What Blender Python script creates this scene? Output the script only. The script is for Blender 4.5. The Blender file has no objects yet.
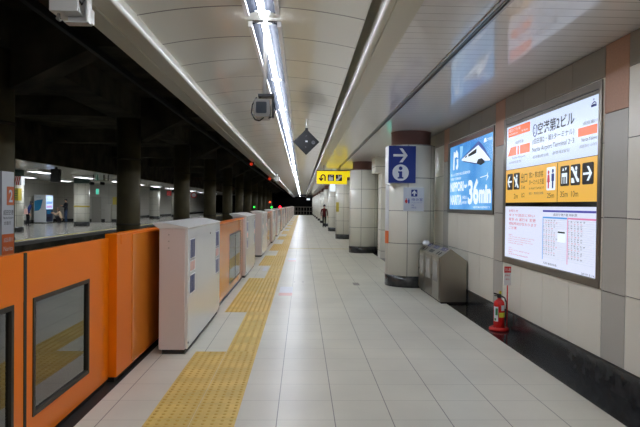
import bpy, bmesh, math, random
from mathutils import Vector, Matrix
random.seed(4)
PI = math.pi
C = bpy.context.scene.collection
sc = bpy.context.scene
ORG = {}

# ------------------------------------------------------------------ materials
def lin(c):
    c = c / 255.0
    return c / 12.92 if c <= 0.04045 else ((c + 0.055) / 1.055) ** 2.4
def col(c): return (lin(c[0]), lin(c[1]), lin(c[2]), 1.0)
MATS = {}
def mat(name, c, rough=0.5, metal=0.0, spec=0.5, coat=0.0, emit=0.0, noise=0.0, nscale=8.0, coat_rough=0.06):
    m = bpy.data.materials.new(name); m.use_nodes = True; MATS[name] = m
    nt = m.node_tree; b = nt.nodes['Principled BSDF']
    b.inputs['Base Color'].default_value = col(c)
    b.inputs['Roughness'].default_value = rough
    b.inputs['Metallic'].default_value = metal
    b.inputs['Specular IOR Level'].default_value = spec
    b.inputs['Coat Weight'].default_value = coat
    b.inputs['Coat Roughness'].default_value = coat_rough
    if emit:
        if name.startswith('lightbox') or name == 'advert_blue': b.inputs['Base Color'].default_value = (0.03, 0.03, 0.03, 1)
        b.inputs['Emission Color'].default_value = col(c)
        b.inputs['Emission Strength'].default_value = emit
    if noise:
        tc = nt.nodes.new('ShaderNodeTexCoord'); n = nt.nodes.new('ShaderNodeTexNoise')
        n.inputs['Scale'].default_value = nscale; n.inputs['Detail'].default_value = 5
        nt.links.new(tc.outputs['Object'], n.inputs['Vector'])
        r = nt.nodes.new('ShaderNodeValToRGB')
        r.color_ramp.elements[0].position = 0.3; r.color_ramp.elements[1].position = 0.7
        lo = col(tuple(max(0, v * (1 - noise)) for v in c)); hi = col(tuple(min(255, v * (1 + noise * 0.6)) for v in c))
        r.color_ramp.elements[0].color = lo; r.color_ramp.elements[1].color = hi
        nt.links.new(n.outputs['Fac'], r.inputs['Fac']); nt.links.new(r.outputs['Color'], b.inputs['Base Color'])
    return m

def nmath(nt, op, a, b=None):
    n = nt.nodes.new('ShaderNodeMath'); n.operation = op
    for i, v in enumerate((a, b)):
        if v is None: continue
        if isinstance(v, (int, float)): n.inputs[i].default_value = v
        else: nt.links.new(v, n.inputs[i])
    return n.outputs[0]
def seam(nt, c, off, pitch, half):
    f = nmath(nt, 'FRACT', nmath(nt, 'DIVIDE', nmath(nt, 'SUBTRACT', c, off), pitch))
    d = nmath(nt, 'ABSOLUTE', nmath(nt, 'SUBTRACT', f, 0.5))
    return nmath(nt, 'GREATER_THAN', d, 0.5 - half / pitch)
def add_seams(m, seams, dark):
    """seams: list of (axis or 'ang', offset, pitch, half width, weight)"""
    nt = m.node_tree; b = nt.nodes['Principled BSDF']
    tc = nt.nodes.new('ShaderNodeTexCoord'); sx = nt.nodes.new('ShaderNodeSeparateXYZ')
    nt.links.new(tc.outputs['Object'], sx.inputs[0])
    tot = None
    for ax, off, pitch, half, w in seams:
        c = nmath(nt, 'ARCTAN2', sx.outputs[1], sx.outputs[0]) if ax == 'ang' else sx.outputs['XYZ'.index(ax)]
        s = nmath(nt, 'MULTIPLY', seam(nt, c, off, pitch, half), w)
        tot = s if tot is None else nmath(nt, 'MAXIMUM', tot, s)
    mx = nt.nodes.new('ShaderNodeMix'); mx.data_type = 'RGBA'
    nt.links.new(tot, mx.inputs[0])
    old = b.inputs['Base Color']
    if old.is_linked: nt.links.new(old.links[0].from_socket, mx.inputs[6])
    else: mx.inputs[6].default_value = old.default_value
    mx.inputs[7].default_value = col(dark)
    nt.links.new(mx.outputs[2], b.inputs['Base Color'])
    return m

TILE = 0.431
m_floor = add_seams(mat('floor_tile', (219, 217, 203), rough=0.34, spec=0.4, noise=0.05, nscale=0.9),
                    [('X', -0.17, TILE, 0.0035, 0.75), ('Y', 4.289, TILE, 0.003, 0.4)], (80, 76, 70))
m_border = mat('black_granite', (38, 39, 40), rough=0.12, spec=0.5, noise=0.35, nscale=14)
m_base = mat('granite_skirting', (56, 57, 57), rough=0.2, spec=0.5, noise=0.3, nscale=9)
m_beige = mat('wall_beige', (232, 229, 215), rough=0.3, spec=0.5, noise=0.02, nscale=1.2)
m_wgrey = mat('wall_grey', (180, 178, 169), rough=0.35, spec=0.4)
m_wtop = mat('wall_top_grey', (154, 149, 138), rough=0.4, spec=0.4)
m_pink = mat('wall_terracotta', (190, 150, 126), rough=0.45, spec=0.3, noise=0.04, nscale=60)
m_joint = mat('joint_dark', (45, 43, 40), rough=0.8)
m_vault = add_seams(mat('vault_panel', (232, 233, 223), rough=0.3, spec=0.5, coat=0.5, coat_rough=0.05), [('Y', 4.94, 0.89, 0.011, 0.85)], (60, 58, 54))
m_slat = add_seams(mat('slat_panel', (232, 231, 230), rough=0.3, spec=0.5, coat=0.75, coat_rough=0.085), [('Y', 4.296, 0.167, 0.006, 0.6)], (100, 92, 84))
m_trim = mat('trim_enamel', (204, 202, 188), rough=0.28, spec=0.5)
m_nose = mat('trim_nose', (240, 240, 234), rough=0.22, spec=0.6, coat=0.4, coat_rough=0.1)
m_white = mat('white_paint', (226, 225, 221), rough=0.3, spec=0.5)
m_psdwhite = mat('cabinet_white', (232, 233, 232), rough=0.2, spec=0.5, coat=0.3, coat_rough=0.04)
m_psdbounce = mat('cabinet_side_bounce', (218, 208, 204), rough=0.3, spec=0.5)  # white cabinet body, pinkish reflection of the orange doors put into its colour
m_orange = mat('door_orange', (240, 122, 4), rough=0.32, spec=0.25, coat=0.05)
m_oedge = mat('orange_panel_pale', (232, 136, 46), rough=0.22, spec=0.5, coat=0.3)
m_rubber = mat('rubber', (34, 32, 30), rough=0.6)
m_gasket = mat('window_gasket', (48, 42, 32), rough=0.5)
m_black = mat('black_plastic', (20, 20, 21), rough=0.45)
m_navy = mat('board_black', (15, 18, 24), rough=0.35)
m_steel = mat('stainless', (158, 155, 144), rough=0.32, metal=0.9)
m_steeld = mat('stainless_dark', (128, 122, 112), rough=0.3, metal=0.8)
m_alu = mat('aluminium', (176, 172, 164), rough=0.3, metal=0.8)
m_rail_l = mat('rail_light', (176, 176, 178), rough=0.3, metal=0.6)
m_yel = mat('tactile_yellow', (226, 196, 110), rough=0.5, spec=0.3, noise=0.08, nscale=3)
m_yel2 = mat('tactile_bump', (214, 178, 88), rough=0.5, spec=0.3)
m_brown = mat('column_collar', (128, 92, 84), rough=0.45)
m_col = add_seams(mat('column_panel', (240, 239, 227), rough=0.25, spec=0.5),
                  [('ang', 0.25, PI / 3, 0.012, 0.8), ('Z', 0.22, 0.645, 0.006, 0.8)], (70, 66, 58))
m_dark = mat('tunnel_concrete', (84, 80, 68), rough=0.9, spec=0.1, noise=0.3, nscale=1.5)
m_pillar = mat('pillar_paint', (96, 88, 62), rough=0.6, spec=0.3, noise=0.12, nscale=2)
m_track = mat('ballast', (52, 48, 44), rough=0.95, noise=0.4, nscale=12)
m_rust = mat('rail_steel', (96, 84, 74), rough=0.4, metal=0.7)
m_fwall = add_seams(mat('far_wall_panel', (176, 174, 164), rough=0.35), [('X', 0.2, 0.9, 0.008, 0.7), ('Y', 0.2, 0.9, 0.008, 0.7), ('Z', 0.0, 1.0, 0.008, 0.7)], (90, 88, 82))
m_fceil = add_seams(mat('far_ceiling', (205, 204, 196), rough=0.2), [('Y', 0, 0.9, 0.01, 0.6)], (80, 78, 74))
m_fband = mat('far_column_band', (52, 78, 72), rough=0.5)
m_red = mat('extinguisher_red', (205, 30, 28), rough=0.25, spec=0.5, coat=0.3)
m_redflat = mat('print_red', (205, 45, 40), rough=0.5)
m_tube = mat('tube_light', (236, 242, 255), emit=52)
m_tubefar = mat('far_tube_light', (240, 244, 250), emit=17)
m_refl = mat('reflector_dimmed', (26, 30, 38), rough=0.6, spec=0.05)  # near-black base colour dims the tube's glow on the tray
m_fixrail = mat('fixture_rail', (236, 236, 236), rough=0.35)
m_led_red = mat('lamp_red', (255, 62, 22), emit=.4)
m_led_sig = mat('signal_red', (255, 20, 40), emit=9)
m_led_grn = mat('signal_green', (40, 235, 60), emit=5)
m_led_org = mat('signal_orange', (255, 70, 30), emit=4)
m_lb_white = mat('lightbox_white', (212, 228, 255), rough=0.25, emit=1.0)
m_lb_lcd = mat('lightbox_screen', (224, 231, 254), rough=0.2, emit=1.0)
m_lb_yel = mat('lightbox_yellow', (228, 176, 70), rough=0.3, emit=1.08)
m_lb_or = mat('lightbox_orange', (238, 104, 44), rough=0.3, emit=1.08)
m_lb_blu = mat('lightbox_blue', (70, 150, 224), rough=0.3, emit=1.05)
m_lb_pale = mat('lightbox_pale', (150, 208, 250), rough=0.3, emit=1.05)
m_lb_mid = mat('lightbox_mid', (30, 66, 156), rough=0.3, emit=1.05)
m_lb_bright = mat('lightbox_letters', (232, 244, 255), rough=0.3, emit=1.1)
m_lb_red = mat('lightbox_red', (206, 56, 78), rough=0.3, emit=.9)
m_lb_pink = mat('lightbox_pink', (222, 130, 176), rough=0.3, emit=1.0)
m_lb_purp = mat('lightbox_purple', (70, 72, 168), rough=0.3, emit=1.0)
m_lb_line = mat('lightbox_line', (196, 204, 222), rough=0.3, emit=1.0)
m_ink = mat('print_black', (26, 26, 30), rough=0.5)
m_inkgrey = mat('print_grey', (120, 122, 132), rough=0.5)
m_inkblue = mat('print_blue', (40, 66, 160), rough=0.5)
m_glassdark = mat('dark_glass', (22, 26, 26), rough=0.08, spec=0.6)
m_sgnblue = mat('sign_blue', (28, 50, 128), rough=0.3)
m_sgnwhite = mat('sign_white', (228, 230, 232), rough=0.35)
m_sgnyel = mat('sign_yellow', (250, 222, 20), rough=0.3, emit=0.62)
m_paper = mat('sticker_white', (226, 228, 232), rough=0.4)
m_stkblue = mat('sticker_blue', (58, 66, 120), rough=0.4)
m_stkpink = mat('sticker_pink', (230, 186, 176), rough=0.4)
m_exit = mat('exit_green', (90, 210, 180), emit=0.9)
m_postyel = mat('poster_yellow', (196, 178, 70), rough=0.5)
m_signor = mat('sign_orange', (232, 112, 48), rough=0.4)
m_label_g = mat('label_green', (60, 130, 80), rough=0.4)
m_label_y = mat('label_yellow', (214, 206, 60), rough=0.4)
m_cable = mat('cable', (40, 40, 42), rough=0.5)
m_camgrey = mat('camera_housing', (118, 115, 110), rough=0.35)
m_lens = mat('camera_window', (34, 44, 54), rough=0.1, spec=0.6)
m_skin = mat('skin', (214, 168, 140), rough=0.5)
m_hair = mat('hair_black', (26, 22, 20), rough=0.5)
m_hairb = mat('hair_brown', (82, 54, 38), rough=0.5)
m_vmside = mat('vending_white', (214, 220, 224), rough=0.3)
m_vmblue = mat('vending_blue', (20, 130, 185), rough=0.3)
m_vmlit = mat('vending_lit', (170, 200, 245), rough=0.2, emit=1.3)
m_vmdark = mat('vending_navy', (22, 36, 74), rough=0.3)
m_greyred = mat('stripe_red', (190, 70, 60), rough=0.5)

def glass_mat():
    m = bpy.data.materials.new('door_glass'); m.use_nodes = True; nt = m.node_tree
    nt.nodes.remove(nt.nodes['Principled BSDF']); out = nt.nodes['Material Output']
    fr = nt.nodes.new('ShaderNodeFresnel'); fr.inputs['IOR'].default_value = 2.9
    tr = nt.nodes.new('ShaderNodeBsdfTransparent'); tr.inputs['Color'].default_value = (0.55, 0.6, 0.58, 1)
    gl = nt.nodes.new('ShaderNodeBsdfGlossy'); gl.inputs['Roughness'].default_value = 0.02; gl.inputs['Color'].default_value = (0.95, 0.97, 0.97, 1)
    mx = nt.nodes.new('ShaderNodeMixShader')
    nt.links.new(fr.outputs[0], mx.inputs[0]); nt.links.new(tr.outputs[0], mx.inputs[1]); nt.links.new(gl.outputs[0], mx.inputs[2])
    nt.links.new(mx.outputs[0], out.inputs['Surface'])
    return m
m_glass = glass_mat()

# ------------------------------------------------------------------ mesh builder
class MB:
    def __init__(s): s.v = []; s.f = []; s.m = []; s.sm = []
    def add(s, vs, fs, m=0, smooth=False):
        o = len(s.v); s.v += [tuple(v) for v in vs]
        for f in fs: s.f.append(tuple(i + o for i in f)); s.m.append(m); s.sm.append(smooth)
        return s
    def box(s, x0, y0, z0, x1, y1, z1, m=0):
        return s.add([(x0,y0,z0),(x1,y0,z0),(x1,y1,z0),(x0,y1,z0),(x0,y0,z1),(x1,y0,z1),(x1,y1,z1),(x0,y1,z1)],
                     [(0,3,2,1),(4,5,6,7),(0,1,5,4),(1,2,6,5),(2,3,7,6),(3,0,4,7)], m)
    def prism(s, pts, axis, a, b, m=0, smooth=False):
        def P(p, t): return {'X': (t, p[0], p[1]), 'Y': (p[0], t, p[1]), 'Z': (p[0], p[1], t)}[axis]
        n = len(pts)
        vs = [P(p, a) for p in pts] + [P(p, b) for p in pts]
        o = len(s.v); s.v += vs
        for f in (tuple(range(n))[::-1], tuple(range(n, 2 * n))): s.f.append(tuple(i + o for i in f)); s.m.append(m); s.sm.append(False)
        for i in range(n):
            j = (i + 1) % n; s.f.append((o+i, o+j, o+n+j, o+n+i)); s.m.append(m); s.sm.append(smooth)
        return s
    def strip(s, pts, axis, a, b, m=0, smooth=True):
        def P(p, t): return {'X': (t, p[0], p[1]), 'Y': (p[0], t, p[1]), 'Z': (p[0], p[1], t)}[axis]
        n = len(pts)
        return s.add([P(p, a) for p in pts] + [P(p, b) for p in pts], [(i, i+1, n+i+1, n+i) for i in range(n-1)], m, smooth)
    def cone(s, p0, p1, r0, r1=None, n=14, m=0, caps=True):
        r1 = r0 if r1 is None else r1
        p0, p1 = Vector(p0), Vector(p1); d = (p1 - p0).normalized()
        u = d.orthogonal().normalized(); w = d.cross(u)
        vs = [p0 + (u*math.cos(2*PI*i/n) + w*math.sin(2*PI*i/n))*r0 for i in range(n)] + \
             [p1 + (u*math.cos(2*PI*i/n) + w*math.sin(2*PI*i/n))*r1 for i in range(n)]
        o = len(s.v); s.v += [tuple(v) for v in vs]
        for i in range(n):
            j = (i+1) % n; s.f.append((o+i, o+j, o+n+j, o+n+i)); s.m.append(m); s.sm.append(True)
        if caps:
            for f in (tuple(range(n))[::-1], tuple(range(n, 2*n))): s.f.append(tuple(i+o for i in f)); s.m.append(m); s.sm.append(False)
        return s
    def tube(s, pts, r, n=8, m=0):
        for a, b in zip(pts[:-1], pts[1:]): s.cone(a, b, r, r, n, m)
        return s
    def lathe(s, cx, cy, prof, n=32, m=0, smooth=True):
        o = len(s.v); k = len(prof)
        for r, z in prof:
            for i in range(n): s.v.append((cx + r*math.cos(2*PI*i/n), cy + r*math.sin(2*PI*i/n), z))
        for a in range(k-1):
            for i in range(n):
                j = (i+1) % n; s.f.append((o+a*n+i, o+a*n+j, o+(a+1)*n+j, o+(a+1)*n+i)); s.m.append(m); s.sm.append(smooth)
        s.f.append(tuple(o+i for i in range(n))[::-1]); s.m.append(m); s.sm.append(False)
        s.f.append(tuple(o+(k-1)*n+i for i in range(n))); s.m.append(m); s.sm.append(False)
        return s
    def ball(s, c, r, m=0, n=14, k=9):
        rx, ry, rz = r if hasattr(r, '__len__') else (r, r, r)
        o = len(s.v)
        for a in range(k+1):
            t = PI*a/k
            for i in range(n): s.v.append((c[0]+rx*math.sin(t)*math.cos(2*PI*i/n), c[1]+ry*math.sin(t)*math.sin(2*PI*i/n), c[2]+rz*math.cos(t)))
        for a in range(k):
            for i in range(n):
                j = (i+1) % n; s.f.append((o+a*n+i, o+a*n+j, o+(a+1)*n+j, o+(a+1)*n+i)); s.m.append(m); s.sm.append(True)
        return s
    def build(s, name, mats, parent=None, loc=None, bevel=0.0):
        mats = mats if isinstance(mats, (list, tuple)) else [mats]
        org = Vector(ORG[parent.name]) if parent else Vector(loc or (0, 0, 0))
        me = bpy.data.meshes.new(name)
        me.from_pydata([tuple(Vector(v) - org) for v in s.v], [], s.f)
        for mm in mats: me.materials.append(mm)
        for p, mi, sm in zip(me.polygons, s.m, s.sm): p.material_index = mi; p.use_smooth = sm
        bm = bmesh.new(); bm.from_mesh(me); bmesh.ops.remove_doubles(bm, verts=bm.verts, dist=1e-5)
        bmesh.ops.recalc_face_normals(bm, faces=bm.faces); bm.to_mesh(me); bm.free()
        o = bpy.data.objects.new(name, me); C.objects.link(o)
        if parent: o.parent = parent
        else: o.location = org
        ORG[o.name] = tuple(org)
        if bevel:
            bv = o.modifiers.new('edge', 'BEVEL'); bv.width = bevel; bv.segments = 2; bv.limit_method = 'ANGLE'; bv.angle_limit = 0.7
        return o

def tag(o, label, cat, group=None, kind=None):
    if label: o['label'] = label
    if cat: o['category'] = cat
    if group: o['group'] = group
    if kind: o['kind'] = kind
    return o
def thing(name, loc, label, cat, group=None, kind=None):
    o = bpy.data.objects.new(name, None); C.objects.link(o); o.location = loc; o.empty_display_size = 0.1
    ORG[o.name] = tuple(loc)
    return tag(o, label, cat, group, kind)
def struct(mb, name, mats, **k):
    o = mb.build(name, mats, **k); o['kind'] = 'structure'; return o
def copy_tree(o, parent=None):
    c = o.copy(); C.objects.link(c)
    if parent: c.parent = parent
    ORG[c.name] = ORG.get(o.name, (0, 0, 0))
    for ch in list(o.children): copy_tree(ch, c)
    return c
def dup(root, loc, label, group=None):
    c = copy_tree(root); c.location = loc; c['label'] = label; ORG[c.name] = tuple(loc)
    if group: c['group'] = group
    return c
_ones = 'zeroth first second third fourth fifth sixth seventh eighth ninth tenth eleventh twelfth thirteenth fourteenth fifteenth sixteenth seventeenth eighteenth nineteenth'.split()
def ordw(n):
    if n < 20: return _ones[n]
    t = {2: 'twent', 3: 'thirt', 4: 'fort', 5: 'fift', 6: 'sixt'}[n // 10]
    return t + 'ieth' if n % 10 == 0 else t + 'y-' + _ones[n % 10]

# ------------------------------------------------------------------ flat faces for signs (u right, v up, n out of the face)
class Face:
    def __init__(s, o, u, n, parent):
        s.o = Vector(o); s.u = Vector(u); s.n = Vector(n); s.v = s.n.cross(s.u); s.p = parent
    def P(s, a, b, d=0): return s.o + s.u*a + s.v*b + s.n*d
    def poly(s, name, pts, m, d=0.0, t=0.003):
        n = len(pts); mb = MB()
        vs = [s.P(a, b, d) for a, b in pts] + [s.P(a, b, d + t) for a, b in pts]
        mb.add(vs, [tuple(range(n))[::-1], tuple(range(n, 2*n))] + [(i, (i+1) % n, n + (i+1) % n, n + i) for i in range(n)])
        return mb.build(name, m, s.p)
    def multi(s, name, polys, m, d=0.0, t=0.003):
        mb = MB()
        for pts in polys:
            n = len(pts)
            vs = [s.P(a, b, d) for a, b in pts] + [s.P(a, b, d + t) for a, b in pts]
            mb.add(vs, [tuple(range(n))[::-1], tuple(range(n, 2*n))] + [(i, (i+1) % n, n + (i+1) % n, n + i) for i in range(n)])
        return mb.build(name, m, s.p)
    def rect(s, name, a0, b0, a1, b1, m, d=0.0, t=0.003): return s.poly(name, [(a0,b0),(a1,b0),(a1,b1),(a0,b1)], m, d, t)
    def text(s, body, a0, b0, a1, b1, m, d=0.004, t=0.0015, name='lettering', bold=0.0):
        cu = bpy.data.curves.new('txt', 'FONT'); cu.body = body; cu.extrude = 0.0; cu.resolution_u = 3; cu.offset = bold
        ob = bpy.data.objects.new('txt', cu); C.objects.link(ob)
        dg = bpy.context.evaluated_depsgraph_get(); dg.update()
        me = bpy.data.meshes.new_from_object(ob.evaluated_get(dg)); me.name = name
        bpy.data.objects.remove(ob); bpy.data.curves.remove(cu)
        if not me.vertices: return None
        xs = [v.co.x for v in me.vertices]; ys = [v.co.y for v in me.vertices]
        x0, x1, y0, y1 = min(xs), max(xs), min(ys), max(ys)
        sx = (a1 - a0) / max(1e-6, x1 - x0); sy = (b1 - b0) / max(1e-6, y1 - y0)
        org = Vector(ORG[s.p.name])
        for v in me.vertices:
            v.co = s.P(a0 + (v.co.x - x0)*sx, b0 + (v.co.y - y0)*sy, d + t) - org
        me.materials.clear(); me.materials.append(m)
        o = bpy.data.objects.new(name, me); C.objects.link(o); o.parent = s.p; ORG[o.name] = ORG[s.p.name]
        return o
def rrect(a0, b0, a1, b1, r, n=4):
    out = []
    for cx, cy, st in ((a1-r, b1-r, 0), (a0+r, b1-r, 1), (a0+r, b0+r, 2), (a1-r, b0+r, 3)):
        for i in range(n+1):
            t = (st + i/n)*PI/2; out.append((cx + r*math.cos(t), cy + r*math.sin(t)))
    return out
def circ(a, b, r, n=20): return [(a + r*math.cos(2*PI*i/n), b + r*math.sin(2*PI*i/n)) for i in range(n)]
def arrow_r(a0, b0, w, h, flip=False, th=0.16):
    """polygons of an open arrow head with a shaft, pointing right"""
    def X(x): return a0 + (w*(1-x) if flip else w*x)
    def Q(l): return [(X(x), b0 + h*y) for x, y in l]
    hd = th
    return [Q([(0, .5-hd/2), (.86, .5-hd/2), (.86, .5+hd/2), (0, .5+hd/2)]),
            Q([(.42, 1), (.64, 1), (1, .5), (.64, 0), (.42, 0), (.78, .5)])]

# ------------------------------------------------------------------ camera
def Rx(a): return Matrix.Rotation(a, 4, 'X')
def Rz(a): return Matrix.Rotation(a, 4, 'Z')
cam = bpy.data.cameras.new('camera'); cam.sensor_width = 36; cam.lens = 579/640*36; cam.clip_end = 400
co = bpy.data.objects.new('camera', cam); C.objects.link(co)
co.matrix_world = Matrix.Translation((0, 0, 1.6)) @ Rz(-0.0312) @ Rx(PI/2 - 0.0143) @ Rz(0.0115)
sc.camera = co
sc.view_settings.view_transform = 'Standard'; sc.view_settings.look = 'None'; sc.view_settings.gamma = 1
sc.view_settings.exposure = -0.03; sc.view_settings.use_curve_mapping = False
sc.cycles.use_denoising = True; sc.cycles.max_bounces = 7; sc.cycles.diffuse_bounces = 4; sc.cycles.glossy_bounces = 4; sc.cycles.transparent_max_bounces = 8
sc.cycles.sample_clamp_indirect = 6
w = bpy.data.worlds.new('underground'); sc.world = w; w.use_nodes = True
w.node_tree.nodes['Background'].inputs[0].default_value = (0.5, 0.5, 0.5, 1); w.node_tree.nodes['Background'].inputs[1].default_value = 0.0

Y0, Y1 = -4.0, 92.0
XW, ZC = 2.75, 3.09
# ------------------------------------------------------------------ setting: near platform
struct(MB().box(-1.61, Y0, -0.12, 2.40, Y1, 0), 'floor', m_floor)
struct(MB().box(2.40, Y0, -0.12, 2.95, Y1, 0.0), 'floor_border', m_border)
struct(MB().box(-1.75, Y0, -1.25, -1.61, Y1, -0.005), 'trim_4', m_rubber)                       # platform edge sill
struct(MB().box(2.735, Y0, 0, 2.95, Y1, 0.222).box(2.725, Y0, 0.222, 2.95, Y1, 0.232, 1), 'baseboard_right', [m_base, m_joint])
mb = MB().box(2.765, Y0, 0.0, 2.95, 112, 3.3, 3)
def panel(y0, y1, z0, z1, m): mb.box(2.75, y0 + 0.004, z0 + 0.004, 2.77, y1 - 0.004, z1 - 0.004, m)
k = -3
while True:
    s0 = 4.822 + 2.99*k
    if s0 > 110: break
    for z0, z1, m in ((0.23, 0.85, 1), (0.85, 1.52, 1), (1.52, 2.46, 1), (2.46, 3.085, 2)): panel(s0, s0 + 0.39, z0, z1, m)
    for c in range(4):
        a = s0 + 0.39 + 0.65*c
        for z0, z1, m in ((0.23, 0.86, 0), (0.86, 1.515, 0), (1.515, 2.2, 0), (2.2, 2.8, 0), (2.8, 3.085, 4)): panel(a, a + 0.65, z0, z1, m)
    k += 1
struct(mb, 'wall_right', [m_beige, m_wgrey, m_pink, m_joint, m_wtop])
# vaulted ceiling
XL, XR, ZE, ZM = -1.405, 0.52, 3.18, 3.28
pts = []
for i in range(25):
    t = i/24; x = XL + (XR - XL)*t; pts.append((x, ZE + (ZM - ZE)*(1 - (2*t - 1)**2)))
mb = MB().strip(pts, 'Y', Y0, 112).strip([(x, z + 0.06) for x, z in pts], 'Y', Y0, 112)
struct(mb, 'ceiling_vault', m_vault)
XR = 0.60
mb = MB().box(0.855, Y0, ZC, 1.415, 112, ZC + 0.08).box(1.495, Y0, ZC, 2.95, 112, ZC + 0.08)
struct(mb, 'ceiling', m_slat)
# long trims
def nose(x, z, r, s, n=8):     # rounded lower corner profile, s=+1: corner faces +x
    return [(x - s*r + s*r*math.cos(a), z + r - r*math.sin(a)) for a in [PI/2*i/n for i in range(n+1)]]
mb = MB()
mb.strip([(XL, 3.24)] + [(XL, ZE)] + nose(XL, ZC, 0.032, 1)[:1], 'Y', Y0, 112, 0, False)
mb.strip(nose(XL, ZC, 0.032, 1), 'Y', Y0, 112, 1)
mb.strip([(XL - 0.032, ZC), (-1.585, ZC), (-1.59, ZC + 0.012), (-1.6, ZC + 0.012), (-1.605, ZC), (-1.78, ZC + 0.01), (-1.78, 4.9)], 'Y', Y0, 112, 0, False)
struct(mb, 'trim_1', [m_trim, m_nose])
mb = MB()
mb.strip([(0.515, ZE + 0.002), (0.515, 3.42), (XR, 3.42), (XR, ZC + 0.03)], 'Y', Y0, 112, 0, False)
mb.strip(nose(XR, ZC, 0.03, -1), 'Y', Y0, 112, 1)
mb.strip([(XR + 0.03, ZC), (0.66, ZC), (0.664, ZC + 0.008), (0.672, ZC + 0.008), (0.676, ZC - 0.002), (0.865, ZC - 0.004), (0.865, ZC + 0.04)], 'Y', Y0, 112, 0, False)
struct(mb, 'trim_2', [m_trim, m_nose])
mb = MB().box(1.410, Y0, ZC - 0.012, 1.432, 112, ZC + 0.05).box(1.450, Y0, ZC - 0.006, 1.458, 112, ZC + 0.05).box(1.474, Y0, ZC - 0.012, 1.498, 112, ZC + 0.05)
mb.box(1.432, Y0, ZC + 0.03, 1.474, 112, ZC + 0.06, 1)
struct(mb, 'trim_3', [m_rail_l, m_black])
# back and end closure
struct(MB().box(-1.75, Y0 - 0.1, -0.12, 2.95, Y0, 3.4), 'wall_back', m_beige)
struct(MB().box(-26, 112, -2, 3.2, 112.3, 6), 'wall_front', mat('tunnel_end', (16, 15, 14), rough=0.9, spec=0.0))

# ------------------------------------------------------------------ setting: track space and far platform
struct(MB().box(-11.4, Y0, -1.4, -1.7, 112, -1.25), 'floor_track', m_track)
mb = MB()
struct(MB().box(-11.4, Y0, 4.9, -1.6, 112, 5.1), 'ceiling_track', m_dark)
struct(MB().box(-5.95, Y0, 4.25, -5.05, 112, 4.9), 'ceiling_beam', m_dark)
yy = 10.45
while yy < 112:
    struct(MB().box(-11.2, yy - 0.3, 4.3, -5.96, yy + 0.3, 4.9), 'ceiling_beam', m_dark)
    struct(MB().prism([(-5.04, 4.88), (-1.8, 4.88), (-1.8, 4.3), (-3.6, 4.3), (-5.04, 3.55)], 'Y', yy - 0.3, yy + 0.3), 'ceiling_beam', m_dark)
    yy += 8.1
for i, x in enumerate((-2.9, -3.97, -7.3, -8.37)):
    tag(MB().box(x - 0.035, Y0, -1.25, x + 0.035, 112, -1.09).build('rail', m_rust),
        ['running rail on the near track, beside the orange screen doors', 'running rail on the near track, beside the dark round pillars',
         'running rail on the second track, beside the dark round pillars', 'running rail on the second track, beside the far platform'][i], 'rail', 'running rails in the track bed', 'structure')
mb = MB().box(-3.47, Y0, 4.05, -3.39, 112, 4.16); tag(mb.build('conductor_rail', m_black), 'dark overhead conductor rail hung above the near track', 'overhead rail')
struct(MB().box(-26, Y0, -0.15, -11.2, 112, 0).box(-11.3, Y0, -1.4, -11.2, 112, -0.15, 1).box(-11.75, Y0, 0, -11.45, 112, 0.004, 2), 'floor_far', [mat('far_floor', (160, 158, 150), rough=0.2), m_dark, m_postyel])
struct(MB().box(-11.35, Y0, 3.28, -11.2, 112, 5.0), 'wall_fascia', m_dark)
struct(MB().box(-26, Y0, 3.28, -11.35, 112, 3.4), 'ceiling_far', m_fceil)
mb = MB().box(-20.5, Y0, 0, -20.2, 48.5, 3.28).box(-20.2, 48.5, 0.0, -15.2, 48.8, 3.28).box(-17.5, 48.8, 0, -17.3, 112, 3.28)
struct(mb, 'wall_far', m_fwall)
mb = MB().box(-20.2, Y0, 0, -20.17, 48.5, 0.25).box(-20.2, 48.47, 0, -15.2, 48.5, 0.25).box(-17.3, 48.8, 0, -17.27, 112, 0.25)
struct(mb, 'baseboard_far', m_base)

# dark pillars between the tracks
PX, PR = -5.5, 0.36
p0 = thing('track_pillar', (PX, 10.45, -1.25), '', 'pillar', 'round pillars between the tracks', 'thing')
MB().lathe(PX, 10.45, [(0.5, -1.25), (0.5, -0.95)], 28).build('plinth', m_dark, p0)
MB().lathe(PX, 10.45, [(PR, -0.95), (PR, 4.25)], 28).build('shaft', m_pillar, p0)
for z in (0.9, 2.95):
    MB().lathe(PX, 10.45, [(PR + 0.008, z), (PR + 0.012, z + 0.03), (PR + 0.008, z + 0.06)], 28).build('band', m_dark, p0)
p0['label'] = 'dark round pillar carrying the tall white and orange number sign'
for i in range(1, 12):
    dup(p0, (PX, 10.45 + 8.1*i, -1.25), 'dark round pillar between the tracks, %s one beyond the pillar with the number sign' % ordw(i))

# number sign on the first pillar (faces the near platform)
t = thing('platform_sign', (-5.13, 9.98, 0.68), 'narrow white platform sign with orange number square, fixed to dark pillar', 'sign')
MB().box(-5.15, 9.98, 0.68, -5.085, 10.39, 2.12).build('board', m_sgnwhite, t, bevel=0.004)
f = Face((-5.085, 9.98, 0.68), (0, 1, 0), (1, 0, 0), t)
f.rect('number_square', 0.16, 0.86, 0.41, 1.18, m_signor, 0.001)
f.text('2', 0.22, 0.91, 0.35, 1.13, m_sgnwhite, 0.005, bold=0.02)
f.text('成田空港', 0.04, 0.69, 0.38, 0.78, m_ink); f.text('Narita Airport', 0.04, 0.61, 0.38, 0.66, m_ink); f.text('方面行', 0.06, 0.52, 0.30, 0.58, m_ink)
f.rect('orange_base', 0.0, 0.0, 0.41, 0.36, m_signor, 0.001)
f.text('成田湯川', 0.05, 0.22, 0.36, 0.30, m_sgnwhite, 0.005); f.text('Narita', 0.05, 0.07, 0.36, 0.15, m_sgnwhite, 0.005)

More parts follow.
